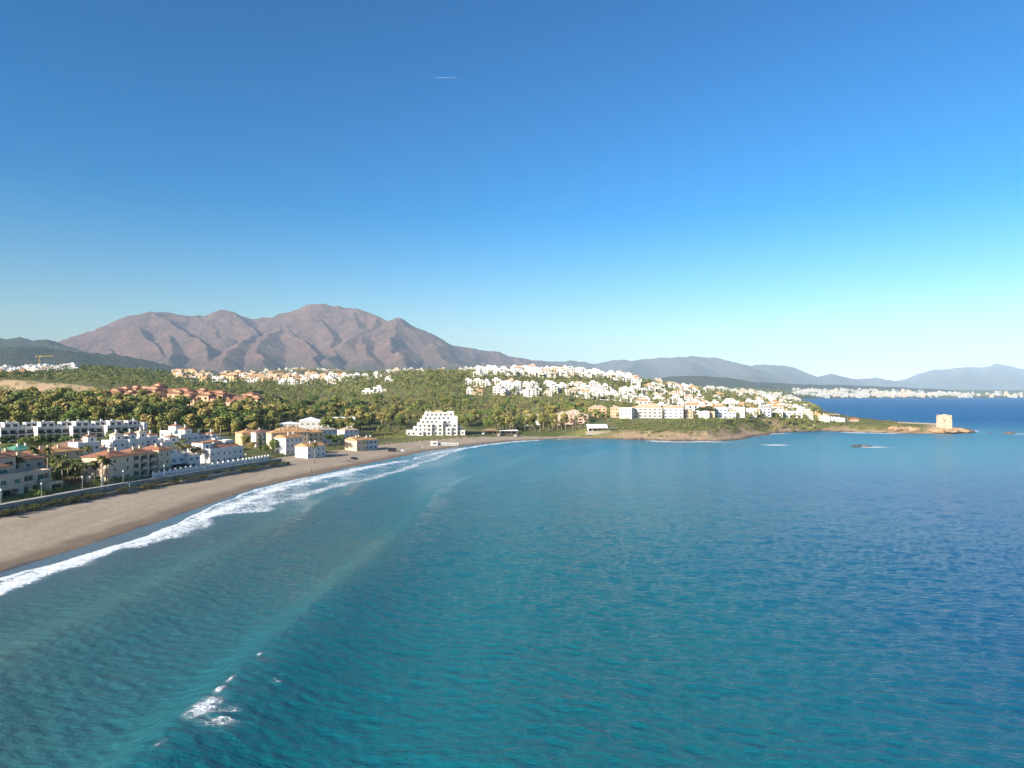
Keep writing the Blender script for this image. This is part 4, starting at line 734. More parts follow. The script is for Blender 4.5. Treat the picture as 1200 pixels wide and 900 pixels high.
# ------------------------------------------------------------------ the old watchtower on the point
def tower():
    x, y = pd(1106.5, 612); root = empty('watchtower', (x, y, 4.9), R(-33)); tag(root, 'square old stone watchtower on the tip of the point', 'tower')
    m, nt, b = base_mat('tower_stone', 0.95, 0.1); v = coords(nt, obj=True); n1 = noise(nt, v, 0.5, 5, 0.7); n2 = noise(nt, v, 2.2, 4)
    o = mix(nt, ramp(nt, n1, .35, .7), (0.40, 0.35, 0.27), (0.25, 0.195, 0.14)); o = mix(nt, math_(nt, 'MULTIPLY', ramp(nt, n2, .5, .75), .5), o, (0.48, 0.44, 0.37)); nt.links.new(o, b.inputs['Base Color']); bump(nt, b, n2, .8, .3); M['tower'] = m
    n = 14; a = 5.8; H = 10.4; mb = MB(); rr = random.Random(4); rings = []
    per = [(-a + 2 * a * i / n, -a) for i in range(n)] + [(a, -a + 2 * a * i / n) for i in range(n)] + [(a - 2 * a * i / n, a) for i in range(n)] + [(-a, a - 2 * a * i / n) for i in range(n)]
    tops = [H + (0.5 if rr.random() > .45 else -.55) + rr.uniform(-.25, .25) for _ in per]
    for k in range(9):
        t = k / 8; f = 1.05 - .05 * t; ring = []
        for i, (px, py) in enumerate(per):
            j = rr.uniform(-.1, .1); z = -2.5 + (tops[i] + 2.5) * t if k == 8 else -2.5 + (H - .6 + 2.5) * t * 1.0
            ring.append((px * f + j, py * f + j * .7, z if k == 8 else min(z, H - 1.2)))
        rings.append(len(mb.v)); mb.v += ring
    L = len(per)
    for k in range(8):
        for i in range(L): mb.f.append((rings[k] + i, rings[k] + (i + 1) % L, rings[k + 1] + (i + 1) % L, rings[k + 1] + i)); mb.m.append(0)
    r2 = len(mb.v); mb.v += [(px * .86, py * .86, tops[i]) for i, (px, py) in enumerate(per)]; r3 = len(mb.v); mb.v += [(px * .86, py * .86, H - 1.0) for px, py in per]
    for i in range(L):
        j = (i + 1) % L; mb.f += [(rings[8] + i, rings[8] + j, r2 + j, r2 + i), (r2 + i, r2 + j, r3 + j, r3 + i)]; mb.m += [0, 0]
    mb.f.append(tuple(r3 + i for i in range(L))); mb.m.append(0)
    mb.build('wall', m, root)
    q = MB(); q.box(-1.5, 2.6, -a + .6, -a + 3.6, H - 1.1, H + 1.3); q.build('turret', m, root)
    q = MB(); q.box(-.5, .5, -a * 1.03 - .32, -a * 1.03, 5.2, 6.8); q.build('blocked_doorway', M['rock'], root)
    q = MB(); q.box(-a * 1.03 - .32, -a * 1.03, -.5, .5, 6.0, 7.4); q.build('window_slit', M['rock'], root)
tower()
mb = MB(); 
for k in range(22):
    px0 = 1052 + k * 2.4; p = stand(px0, 668); q = stand(px0 + 2.4, 668)
    mb.quad((p[0], p[1], p[2] - .5), (q[0], q[1], q[2] - .5), (q[0], q[1], q[2] + 1.0), (p[0], p[1], p[2] + 1.0)); mb.quad((q[0], q[1] + .6, q[2] - .5), (p[0], p[1] + .6, p[2] - .5), (p[0], p[1] + .6, p[2] + 1.0), (q[0], q[1] + .6, q[2] + 1.0)); mb.quad((p[0], p[1], p[2] + 1), (q[0], q[1], q[2] + 1), (q[0], q[1] + .6, q[2] + 1), (p[0], p[1] + .6, p[2] + 1))
tag(mb.build('stone_wall', M['stone']), 'low pale stone wall running along the point to the watchtower', 'wall')
# rocks
def rock(label, x, y, rx, ry, rz, z, seed, mat='rock', grp=None, name='rock'):
    bm = bmesh.new(); bmesh.ops.create_icosphere(bm, subdivisions=4, radius=1)
    P = np.array([v.co[:] for v in bm.verts]); s = 0.55 + 0.9 * ridged(P[:, 0] * 1.6 + seed * 7.1 + P[:, 2], P[:, 1] * 1.6 + P[:, 2] * 1.3, seed, 4)
    for v, k in zip(bm.verts, s): v.co = (v.co.x * rx * k, v.co.y * ry * k, v.co.z * rz * k * (1 if v.co.z > 0 else .6))
    me = bpy.data.meshes.new(name); bm.to_mesh(me); bm.free(); me.materials.append(M[mat]); o = link(name, me); o.location = (x, y, z); o.rotation_euler.z = seed; tag(o, label, 'rock', grp); return o
x, y = at(1004, 523.2); rock('dark flat reef rock awash in the bay before the tower', x, y, 6.5, 3, 1.0, -.2, 1); rock('low dark rock at the right end of the reef, white water on it', x + 6, y - 1, 3.5, 2.4, 1.0, -.2, 2)
x, y = at(1183, 508.2); rock('small rock with white surf in open water beyond the point', x, y, 4, 3, 1.5, 0, 3); rock('low dark rock between the tower point and the outer surf rock', *at(1160, 507), 2, 1.5, .6, 0, 4)
x, y = at(1139, 506.8); rock('brown boulder at the very tip of the tower point', x - 4, y + 6, 9, 7, 2.8, .4, 5, 'rock')
TR = plain('ochre_rock', (0.34, 0.23, 0.14), 0.95, 0.35, 0.4); M['ochrerock'] = TR
for i, (px, D, rx, lb) in enumerate(((1113, 606, 9, 'ochre rock ledge just right of the watchtower base'), (1097, 606, 8, 'ochre rock ledge under the left corner of the watchtower'), (1124, 612, 8, 'ochre rock ledge sloping down to the tip'), (1058, 614, 7, 'pale ochre outcrop on the middle of the point'), (1047, 616, 6, 'pale ochre outcrop nearest the grass on the point'), (1068, 612, 6, 'small ochre outcrop left of the tower path'))):
    x, y = pd(px, D); rock(lb, x, y, rx, rx * .7, 2.6, gz(x, y) + .4, 10 + i, 'ochrerock', 'rocks along the point', 'rock_ledge')
for i in range(26):
    px = 728 + i * 8.2 + rng.uniform(-3, 3); yy_ = np.interp(px, [a[0] for a in [(720, 514.5), (760, 516), (820, 517), (870, 515), (920, 506.5), (960, 505)]], [514.5, 516, 517, 515, 506.5, 505]); x, y = at(px, yy_)
    rock(f'dark wet boulder at the foot of the headland cliff, {"left of" if px < 790 else "below" if px < 850 else "right of"} the pale rock face', x, y + rng.uniform(-3, 4), rng.uniform(1, 2.6), rng.uniform(1, 2), rng.uniform(.5, 1.2), .1, 30 + i, 'rock', 'boulders at the foot of the headland', 'boulder')
# ------------------------------------------------------------------ promenade
def strip(mb, pts, off0, off1, z0, z1, m=0):
    """a long box along pts between two offsets to the sea side, from z0 to z1"""
    P = [Vector(p) for p in pts]; ring = []
    for i, p in enumerate(P):
        d = (P[min(i + 1, len(P) - 1)] - P[max(i - 1, 0)]).normalized(); n = Vector((d.y, -d.x)); a = p + n * off0; c = p + n * off1
        ring.append([(a.x, a.y, z0), (c.x, c.y, z0), (c.x, c.y, z1), (a.x, a.y, z1)])
    for r0, r1 in zip(ring[:-1], ring[1:]):
        for k in range(4): mb.quad(r0[k], r0[(k + 1) % 4], r1[(k + 1) % 4], r1[k], m)
    mb.quad(*ring[0][::-1], m); mb.quad(*ring[-1], m)
PROM = [at(px, py, 3.4) for px, py in ((-160, 622), (-60, 606), (0, 595), (50, 586), (100, 576.5), (150, 568), (200, 560), (250, 551.5), (300, 543.5), (330, 539))]
PROM = [Vector((-150 - 22, 40)), Vector((-150 - 16, 110))] + [Vector(p) for p in PROM[1:]]
mb = MB(); strip(mb, PROM, -7, -0.35, 0, 3.35); tag(mb.build('promenade', M['paving']), kind='structure', label='paved promenade above the beach')
mb = MB(); strip(mb, PROM, -0.352, 0.05, -1, 4.1); strip(mb, PROM, -.42, .12, 4.104, 4.22, 1); tag(mb.build('promenade_wall', [M['stone'], M['paving']]), 'long pale promenade wall with light coping above the planted strip', 'wall')
mb = MB(); strip(mb, PROM, .06, 4.2, -1, 2.2); tag(mb.build('planting_bed', M['earth']), kind='structure', label='sandy planting strip below the promenade wall')
for o in (bpy.data.objects['planting_bed'],):
    ca = o.data.attributes.new('cover', 'FLOAT_COLOR', 'POINT'); ca.data.foreach_set('color', np.tile([0.24, 0.18, 0.11, 1.0], len(o.data.vertices)))
mb = MB(); strip(mb, PROM[:7], 4.21, 4.7, -1, 2.7); tag(mb.build('retaining_wall', M['stone']), 'low stone retaining wall between sand and planting, near half', 'wall')
mb = MB(); strip(mb, PROM[7:], 4.21, 4.7, -1, 2.6); tag(mb.build('retaining_wall', M['stone']), 'low stone retaining wall between sand and planting, far half', 'wall')
# garden walls of the white houses along the promenade
mb = MB(); strip(mb, [p for p in PROM[7:]], -7.9, -7.6, 0, 5.0); gw = mb.build('garden_wall', M['white']); tag(gw, 'white garden wall with posts along the promenade before the villas', 'wall')
q = MB()
for i in range(26):
    t = i / 25 * (len(PROM[7:]) - 1); k = min(int(t), len(PROM[7:]) - 2); p = PROM[7 + k].lerp(PROM[8 + k], t - k); d = (PROM[8 + k] - PROM[7 + k]).normalized(); n = Vector((d.y, -d.x)); c = p + n * -7.75
    q.box(c.x - .3, c.x + .3, c.y - .3, c.y + .3, 2, 5.7)
q.build('post', M['white'], gw)['kind'] = 'stuff'

# ------------------------------------------------------------------ plants
def leaf_quads(pts, nrm, size, r_, up=0.0):
    n = len(pts); d = nrm + r_.normal(size=(n, 3)) * 0.75; d[:, 2] += up; d /= np.linalg.norm(d, axis=1)[:, None] + 1e-9
    a = np.cross(d, r_.normal(size=(n, 3))); a /= np.linalg.norm(a, axis=1)[:, None] + 1e-9; c = np.cross(d, a); s = size * r_.uniform(.6, 1.3, n)[:, None]
    k = 0.55
    V = np.stack([pts - a * s * k, pts - c * s * k * .6, pts + a * s * k, pts + c * s * k * .6], 1).reshape(-1, 3); return V
def crown(r_, lobes, n, size, flat=1.0):
    L = np.array(lobes, float); wgt = L[:, 3]**2; ch = r_.choice(len(L), n, p=wgt / wgt.sum()); d = r_.normal(size=(n, 3)); d /= np.linalg.norm(d, axis=1)[:, None]
    rad = r_.uniform(.55, 1.06, n)**.6
    pts = L[ch, :3] + d * (L[ch, 3] * rad)[:, None] * np.array([1, 1, flat])
    ins = np.zeros(n, bool)
    for i, l in enumerate(L): ins |= (ch != i) & (np.linalg.norm((pts - l[:3]) / np.array([1, 1, flat]), axis=1) < l[3] * .62)
    pts = pts[~ins]; d = d[~ins]; return leaf_quads(pts, d, size, r_)
def lobes_for(kind, r_, h):
    out = []
    if kind == 'olive':
        for k in range(11):
            t = r_.uniform(.32, .93); w_ = h * .27 * (1.15 - abs(t - .55) * 1.3); a = r_.uniform(0, 6.28); out.append((math.cos(a) * w_ * r_.uniform(.2, .85), math.sin(a) * w_ * r_.uniform(.2, .85), h * t, h * r_.uniform(.10, .17)))
    elif kind == 'green':
        for k in range(9):
            t = r_.uniform(.42, .80); w_ = h * .34 * (1.2 - abs(t - .55) * 1.2); a = r_.uniform(0, 6.28); out.append((math.cos(a) * w_ * r_.uniform(.1, .9), math.sin(a) * w_ * r_.uniform(.1, .9), h * t, h * r_.uniform(.15, .23)))
    elif kind == 'pine':
        for k in range(8):
            a = r_.uniform(0, 6.28); w_ = h * .36 * r_.uniform(.1, 1); out.append((math.cos(a) * w_, math.sin(a) * w_, h * (r_.uniform(.72, .86) - .1 * (w_ / h)), h * r_.uniform(.13, .19)))
    elif kind == 'cypress':
        for k in range(9): out.append((0, 0, h * (.1 + .1 * k), h * .115 * (1.05 - .75 * abs(k / 8 - .35))))
    elif kind == 'shrub':
        for k in range(6): a = r_.uniform(0, 6.28); w_ = h * .6 * r_.uniform(.1, .9); out.append((math.cos(a) * w_, math.sin(a) * w_, h * r_.uniform(.3, .6), h * r_.uniform(.28, .42)))
    return out
def quads(V): return np.arange(len(V)).reshape(-1, 4)
def tree_proto(kind, seed, h):
    r_ = np.random.default_rng(seed); lb = lobes_for(kind, r_, h)
    nm = {'olive': 1500, 'green': 1300, 'pine': 1100, 'cypress': 700, 'shrub': 420}[kind]; sz = {'olive': .085, 'green': .085, 'pine': .075, 'cypress': .07, 'shrub': .2}[kind] * h
    V = crown(r_, lb, nm, min(sz, 1.1), .72 if kind == 'pine' else 1.0); cm = mesh_np('crown', V, quads(V), [M['green' if kind in ('shrub',) else 'pine' if kind in ('pine', 'cypress') else kind]])
    mb = MB(); tr = h * .022; top = h * (.7 if kind != 'pine' else .72); lean = r_.uniform(-.04, .04, 2) * h
    mb.tube([(0, 0, -1), (lean[0] * .3, lean[1] * .3, h * .25), (lean[0], lean[1], top)], [tr * 1.3, tr, tr * .35], 7)
    for l in lb[:5]:
        if kind in ('cypress', 'shrub'): break
        z = max(h * .2, l[2] - h * .22); mb.tube([(lean[0] * z / top, lean[1] * z / top, z), (l[0] * .6, l[1] * .6, (z + l[2]) / 2 + .02 * h), (l[0], l[1], l[2])], [tr * .55, tr * .4, tr * .15], 5)
    tm = mb.mesh('trunk', M['palebark' if kind == 'olive' else 'bark'], True); return cm, tm
PROTO = {k: [tree_proto(k, 100 * i + len(k), 10.0) for i in range(n)] for k, n in (('olive', 6), ('green', 5), ('pine', 4), ('cypress', 1), ('shrub', 4))}
def palm_proto(seed, h, bare=False):
    r_ = random.Random(seed); mb = MB(); lx = r_.uniform(-.03, .03) * h
    mb.tube([(0, 0, -.8), (lx * .2, 0, h * .3), (lx, lx * .5, h)], [.26, .19, .17], 8); tm = mb.mesh('trunk', M['palebark'], True)
    f = MB(); top = Vector((lx, lx * .5, h)); nf = 14 if bare else 26
    for k in range(nf):
        a = k * 2.399 + r_.uniform(-.2, .2); el = r_.uniform(-.35, 1.25); L = r_.uniform(1.9, 2.6); d = Vector((math.cos(a), math.sin(a), 0)); side = Vector((-d.y, d.x, 0)); pts = []
        for s in range(6):
            t = s / 5; pts.append(top + d * (L * t * math.cos(el * (1 - .4 * t))) + Vector((0, 0, math.sin(el) * L * t - .95 * t * t * L * .75)))
        wd = [.10, .38, .50, .46, .30, .05]
        for s in range(5):
            for sg in (-1, 1):
                p, q = pts[s], pts[s + 1]; dr = Vector((0, 0, -.22)); f.quad(tuple(p), tuple(q), tuple(q + side * sg * wd[s + 1] + dr * wd[s + 1] * 2), tuple(p + side * sg * wd[s] + dr * wd[s] * 2))
    cm = f.mesh('crown', M['palm']); sk = MB()
    for k in range(16):
        a = k * 2.399; d = Vector((math.cos(a), math.sin(a), 0)); sd = Vector((-d.y, d.x, 0)) * .22; p = top + d * .2 + Vector((0, 0, -.1)); q = top + d * r_.uniform(.5, .8) + Vector((0, 0, -r_.uniform(1.0, 1.7))); sk.quad(tuple(p - sd), tuple(p + sd), tuple(q + sd), tuple(q - sd))
    return cm, tm, sk.mesh('dead_fronds', M['skirt'])
PALMS = [palm_proto(300 + i, h) for i, h in enumerate((7.5, 9.5, 6.0, 8.5))]
LAND = [(-30, 'the left edge of the photo'), (28, 'the left modern white block'), (70, 'the middle modern white block'), (112, 'the fourth modern white block'), (150, 'the right modern white block'), (200, 'the white garden villas'), (262, 'the white terraced block'), (310, 'the brown roofed hamlet house'), (345, 'the white hall'), (395, 'the low white warehouse'), (430, 'the hamlet end'), (480, 'the hotel left foot'), (515, 'the stepped hotel'), (550, 'the hotel right foot'), (585, 'the beach bars'), (628, 'the grey pavilion'), (669, 'the pink apartments'), (702, 'the beach restaurant'), (733, 'the blank walled white house'), (760, 'the big hipped apartments'), (790, 'the gabled apartments'), (825, 'the round headland pine'), (860, 'the blue awnings'), (896, 'the pale blue house'), (931, 'the long white point house'), (965, 'the white chalet'), (1000, 'the red roofed hut')]
LAND = [(a, b_.replace('the ', '', 1)) for a, b_ in LAND]
def where(px): return min(LAND, key=lambda l: abs(l[0] - px))[1]
KIND = {'olive': ('eucalyptus_tree', 'olive brown eucalyptus'), 'green': ('broadleaf_tree', 'green crowned tree'), 'pine': ('pine_tree', 'dark umbrella pine'), 'cypress': ('cypress_tree', 'dark narrow cypress'), 'shrub': ('garden_shrub', 'green garden shrub')}
def plant(kind, x, y, h, label, group, z=None, wide=1.0):
    cm, tm = PROTO[kind][random.randrange(len(PROTO[kind]))]; s = h / 10.0
    o = empty(KIND[kind][0], (x, y, gz(x, y) if z is None else z), random.uniform(0, 6.28)); o.scale = (s * wide, s * wide, s); tag(o, label, 'shrub' if kind == 'shrub' else 'tree', group)
    link('crown', cm, o); link('trunk', tm, o); return o
def palm(x, y, label, group, s=1.0, k=None, z=None):
    cm, tm, sk = PALMS[random.randrange(4) if k is None else k]; o = empty('palm_tree', (x, y, gz(x, y) if z is None else z), random.uniform(0, 6.28)); o.scale = (s,) * 3; tag(o, label, 'palm tree', group)
    link('crown', cm, o); link('trunk', tm, o); link('dead_fronds', sk, o); return o
# palms
PAL = [(120, 243, 1, 1.15, 'tallest palm standing before the cream end wall'), (125, 246, 3, 1.1, 'slim palm close behind the tallest palm at the cream end wall'), (111, 245, 2, 1.25, 'short palm with broad crown left of the tallest palm'), (97, 240, 0, 1.0, 'pale trunked palm at the left corner of the cream end wall'),
       (20, 232, 3, 1.15, 'bushy palm over the terracotta roof at the left edge'), (38, 250, 1, 1.2, 'tall bushy palm behind the beige apartment roof'), (56, 252, 1, 1.15, 'dark palm rising beside the shaded beige block'), (73, 236, 0, 1.1, 'leaning group palm between the beige and cream buildings'), (80, 240, 3, 1.0, 'bushy palm in the dark gap beside beige apartments'), (66, 244, 1, 1.0, 'palm behind the leaning group palm'), (88, 246, 2, 1.3, 'low palm in shade left of the cream building'),
       (103, 290, 0, 1.1, 'small palm before the white house with brown rim'), (212, 300, 3, 1.05, 'palm at the left of the villa garden'), (219, 306, 1, .95, 'tall palm in the middle of the villa garden'), (227, 304, 0, 1.0, 'thin palm before the terraced block end wall'), (232, 309, 2, 1.2, 'bushy low palm beside the terraced block'), (207, 318, 3, 1.0, 'palm in front of the cubic villas'), (215, 325, 1, 1.0, 'back palm between the cubic villas'), (224, 316, 0, 1.0, 'slender palm behind the villa garden')]
for px, D, k, s, lb in PAL: x, y = pd(px, D); palm(x, y, lb, 'palms in the gardens by the promenade', s, k)
x, y = at(368.5, 541, 1.7); palm(x, y, 'lone sparse palm standing on the open sand', None, 1.0, 1); site(x, y, 2)
for i in range(22):
    px = 578 + i * 5.4 + random.uniform(-2, 2); D = random.uniform(553, 578); x, y = pd(px, D); palm(x, y, f'beach palm in the line behind the sand, {["in front of","left of","right of"][i % 3]} {where(px)}', 'palms lining the beach', random.uniform(.9, 1.2))
for i, (px, D) in enumerate(((595, 640), (602, 650), (589, 655), (618, 628), (635, 600), (612, 665))): x, y = pd(px, D); palm(x, y, f'tall palm rising from the wood {["left of", "well left of", "far left of", "just left of", "right of", "behind"][i]} the grey pavilion', 'palms in the wood by the pavilion', 1.35)
# near garden trees
GARD = [('pine', 6, 340, 8), ('green', 28, 338, 8.5), ('green', 45, 345, 8), ('pine', 60, 350, 8), ('green', 78, 345, 8.5), ('green', 100, 352, 8), ('green', 118, 350, 8), ('pine', 140, 372, 11), ('green', 128, 365, 9), ('pine', 158, 372, 11), ('green', 150, 362, 8), ('pine', 170, 380, 11), ('green', 181, 382, 10), ('green', 190, 392, 9), ('green', 12, 318, 6), ('green', 84, 300, 7), ('pine', 92, 262, 7), ('green', 70, 262, 8), ('green', 82, 256, 7), ('pine', 60, 262, 8), ('green', 72, 242, 6), ('pine', 78, 246, 5.5), ('green', 84, 248, 6), ('pine', 88, 243, 4.5), ('green', 66, 240, 4.5), ('pine', 92, 252, 6), ('green', 76, 252, 7), ('olive', 82, 262, 7), ('cypress', 305, 380, 9.5), ('green', 320, 366, 7.5), ('green', 312, 362, 5), ('pine', 384, 404, 8.5), ('green', 393, 408, 8.5), ('pine', 396, 402, 8), ('green', 330, 445, 9), ('olive', 346, 455, 8), ('olive', 288, 385, 7), ('olive', 296, 372, 5)]
for i, (k, px, D, h) in enumerate(GARD):
    x, y = pd(px, D); wd = 1.2 if k != 'cypress' else .8
    plant(k, x, y, h, f'{KIND[k][1]} in the gardens {"below" if D < 300 else "before" if D < 380 else "beside"} {where(px)}', 'garden trees among the near houses', wide=wd); site(x, y, 3)
x, y = pd(830, 607); plant('pine', x, y, 11.5, 'big round dark pine over the white headland house', None, wide=1.35); x, y = pd(822, 609); plant('pine', x, y, 10.5, 'dark trunked pine left of the big round pine', None, wide=1.1)
HEDGE = []
for cm, tm in PROTO['shrub']: c = cm.copy(); c.materials[0] = M['hedge']; HEDGE.append(c)
for i in range(150):
    t = random.uniform(2.4, len(PROM) - 1.05); k = int(t); p = PROM[k].lerp(PROM[k + 1], t - k); d = (PROM[k + 1] - PROM[k]).normalized(); n = Vector((d.y, -d.x)); c = p + n * (random.uniform(1.0, 3.4) if i % 3 == 0 else random.uniform(3.6, 5.6))
    if t > 4.6 and i % 3 and math.sin(t * 5) > .75: continue
    o = plant('shrub', c.x, c.y, random.uniform(1.0, 1.9), f'low shrub in the planting strip {"below" if i % 2 else "seaward of"} {["the beige apartments", "the cream apartments", "the white terraced house", "the villa garden", "the terraced block"][min(4, int(max(0, t - 3) / 6 * 5))]}', 'shrubs in the promenade planting strip', 2.0, 1.9); o.children[0].data = HEDGE[i % 4]
for i in range(40):
    t = random.uniform(4.2, len(PROM) - 1.05); k = int(t); p = PROM[k].lerp(PROM[k + 1], t - k); d = (PROM[k + 1] - PROM[k]).normalized(); n = Vector((d.y, -d.x)); c = p + n * random.uniform(-12, -9)
    if any((c.x - a)**2 + (c.y - b_)**2 < (r * .55)**2 for a, b_, r in SITES): continue
    plant('shrub', c.x, c.y, random.uniform(1.5, 3), f'garden shrub on the inland side of the promenade near {where(600 + F * c.x / c.y)}', 'shrubs in the promenade gardens', 3.0, 1.2)

# ------------------------------------------------------------------ hill town: every house its own object
def house_variant(style, seed):
    r_ = random.Random(seed); wall = {'white': 'white' if seed % 4 else 'offcream', 'terra': r_.choice(('peach', 'cream', 'cream')), 'peach': r_.choice(('peach', 'ochre', 'cream')), 'cream': r_.choice(('cream', 'offcream', 'white', 'white'))}[style]
    rf = {'white': r_.choice(('white', 'whiteroof', 'whiteroof', 'sandtile')), 'terra': 'terra', 'peach': r_.choice(('orange', 'sandtile', 'terra')), 'cream': r_.choice(('sandtile', 'sandtile', 'whiteroof', 'orange'))}[style]
    b = Bld({'white': 'white_house', 'terra': 'terracotta_house', 'peach': 'peach_house', 'cream': 'hillside_house'}[style], None, None, (0, 0, 0), 0, wall, None, rf, inline=True)
    L = r_.uniform(9, 15); Dp = r_.uniform(8, 11); st = r_.choice((2, 2, 3)); H = st * 2.9 + .3
    b.block(-L / 2, L / 2, -Dp / 2, Dp / 2, 0, H, {0: [('loggia', max(2, int(L / 4)), st, 2.2, 2.0, .2)], 1: [('plain', 3, st, 1.1, 1.3, .8)], 2: [('plain', 3, st, 1.1, 1.3, .8)], 3: [('plain', 2, st, 1.1, 1.3, .8)]}, sh=2.9, sub_=6)
    flat = rf in ('white', 'whiteroof'); b.roof(-L / 2, L / 2, -Dp / 2, Dp / 2, H, .8 if flat else 1.9, 'flat' if flat else r_.choice(('hip', 'gable')), ov=.4)
    if r_.random() < .75:
        x0 = r_.uniform(-.45, -.1) * L; b.block(x0, x0 + L * .45, -Dp * .15, Dp * .45, H + .02, H + 2.8, {0: [('plain', 2, 1, 1.2, 1.2, .8)], 3: [('plain', 1, 1, 1, 1.2, .8)]}); b.roof(x0, x0 + L * .45, -Dp * .15, Dp * .45, H + 2.8, .5 if flat else 1.0, 'flat' if flat else 'hip', ov=.3)
    s = r_.choice((-1, 1)); xa, xb = (L / 2 + .01, L / 2 + r_.uniform(3, 6)) if s > 0 else (-L / 2 - r_.uniform(3, 6), -L / 2 - .01)
    b.block(xa, xb, -Dp * .4, Dp * .25, 0, H - 2.6, {0: [('plain', 1, st - 1, 1.6, 1.5, .5)], 3: [('plain', 1, 1, 1, 1.2, .9)]}, sub_=6); b.roof(xa, xb, -Dp * .4, Dp * .25, H - 2.6, .7 if flat else 1.1, 'flat' if flat else 'hip', ov=.3); return b.done()
HV = {s: [house_variant(s, 500 + 31 * i + len(s)) for i in range(n)] for s, n in (('white', 7), ('terra', 4), ('peach', 5), ('cream', 5))}
HUSED = {}
def put_house(style, px, D, rz, label, group, s=1.0):
    v = HV[style]; i = random.randrange(len(v)); x, y = pd(px, D)
    if (style, i) not in HUSED: o = v[i]; HUSED[(style, i)] = 1
    else: o = copy_tree(v[i])
    o.location = (x, y, gz(x, y)); o.rotation_euler = (0, 0, rz); o.scale = (s,) * 3; tag(o, label, 'house', group); site(x, y, 9 * s)
ORD = ['low on', 'partway up', 'halfway up', 'high on', 'near the crest of', 'on the crest of']
def scatter(style, px0, px1, D0, D1, n, gap, desc, place, group, rz=(-25, 15), s=(.85, 1.1), cond=None):
    k = 0; tries = 0; loc = []
    while k < n and tries < n * 60:
        tries += 1; D = math.exp(random.uniform(math.log(D0), math.log(D1))); px = random.uniform(px0, px1); x, y = pd(px, D)
        if cond and not cond(px, D): continue
        if any((x - a)**2 + (y - b_)**2 < (gap * .5 + r * .5)**2 for a, b_, r in SITES): continue
        st = random.choice(style) if isinstance(style, tuple) else style; t = (D - D0) / (D1 - D0)
        put_house(st, px, D, R(random.uniform(*rz)), f'{desc[st] if isinstance(desc, dict) else desc} {ORD[min(5, int(t * 6))]} {place} {"above" if abs(min(LAND, key=lambda l: abs(l[0] - px))[0] - px) < 8 else "left of" if px < min(LAND, key=lambda l: abs(l[0] - px))[0] else "right of"} {where(px).replace("left edge of the photo", "view edge")}', group, random.uniform(*s)); k += 1
scatter('terra', 128, 300, 640, 735, 46, 13, 'brick roofed pinkish house', 'the rise', 'brick roofed houses beyond the tree belt', (-20, 5), (.95, 1.2))
scatter(('white', 'white', 'white', 'cream'), 540, 770, 850, 1010, 70, 11, {'white': 'white cubic house', 'cream': 'cream tiled house'}, 'the slope', 'white houses of the middle hill terrace', (-25, 20), (.75, 1.05), cond=lambda p, d: d < 1000 and (p > 600 or d > 860) and vn(p / 34, d / 60, 9) > .25)
scatter(('white', 'white', 'cream'), 556, 745, 1150, 1345, 120, 12, {'white': 'white flat roofed house', 'cream': 'cream house'}, 'the ridge', 'houses crowded on the hilltop', (-30, 20), (.85, 1.25))
scatter(('cream', 'white', 'cream'), 742, 945, 640, 1350, 88, 14, {'white': 'white house', 'cream': 'pale tiled house'}, 'the plateau', 'houses behind the headland front', (-30, 10), (.8, 1.05), cond=lambda p, d: not (d > 1000 and p > 930))
scatter(('peach', 'peach', 'cream'), 205, 400, 1300, 1850, 120, 17, {'peach': 'peach coloured house', 'cream': 'pale tiled house'}, 'the far slope', 'peach houses on the far slope', (-20, 20), (1.0, 1.4), cond=lambda p, d: d > 1250 + (p - 205) * 1.0 - 60)
scatter('white', 330, 460, 1150, 1500, 22, 22, 'white house', 'the middle slope', 'white houses below the ochre field', (-20, 20), (1, 1.2))
scatter('white', -60, 88, 1480, 1790, 105, 9, 'white row house', 'the left hill', 'white row houses on the left hill', (-20, 40), (1, 1.35), cond=lambda p, d: d > 1490 + max(0, 40 - p) * 1.2)
scatter('terra', -60, 26, 1300, 1470, 34, 9, 'brick roofed house', 'the left hill', 'brick roofed houses on the left hill', (0, 40), (1, 1.3))
for i, (px, D) in enumerate(((432, 830), (443, 900), (455, 1080))): put_house('white', px, D, 0, ['lone pale house low on the scrub slope behind the warehouse', 'lone pale house halfway up the scrub slope', 'lone white house high on the scrub slope'][i], None)

# ------------------------------------------------------------------ trees: the largest in view are things, the far woods one mass
cand = []; grid = {}
def add_zone(px0, px1, D0, D1, gap, mixk, h0, h1, cond=None, over=1.0):
    xs = [pd(px0, D1)[0], pd(px1, D1)[0], pd(px0, D0)[0], pd(px1, D0)[0]]; x0, x1 = min(xs), max(xs); n = int((x1 - x0) * (D1 - D0) / (gap * gap) * 2.2)
    X = rng.uniform(x0, x1, n); Y = rng.uniform(D0, D1, n); P = 600 + F * X / Y
    for x, y, p in zip(X, Y, P):
        if not (px0 <= p <= px1) or (cond and not cond(p, y, x)): continue
        c = (int(x // gap), int(y // gap)); bad = False
        for i in (-1, 0, 1):
            for j in (-1, 0, 1):
                for (a, b_) in grid.get((gap, c[0] + i, c[1] + j), ()):
                    if (a - x)**2 + (b_ - y)**2 < (gap * .8)**2: bad = True
        if bad or any((x - a)**2 + (y - b_)**2 < (r * over)**2 for a, b_, r in SITES if abs(b_ - y) < 40): continue
        grid.setdefault((gap, *c), []).append((x, y)); cand.append((x, y, p, random.choice(mixk), random.uniform(h0, h1)))
O, G_, P_ = 'olive', 'green', 'pine'
add_zone(-150, 300, 446, 640, 10.5, [O, O, O, O, G_, G_, P_], 9.5, 17, lambda p, d, x: not (p < 112 and d > 598) and not (118 < p < 296 and d > 600))
add_zone(285, 425, 470, 700, 10.5, [O, O, G_, P_], 9, 14, cond=lambda p, d, x: d > 495 or p < 322 or p > 372)
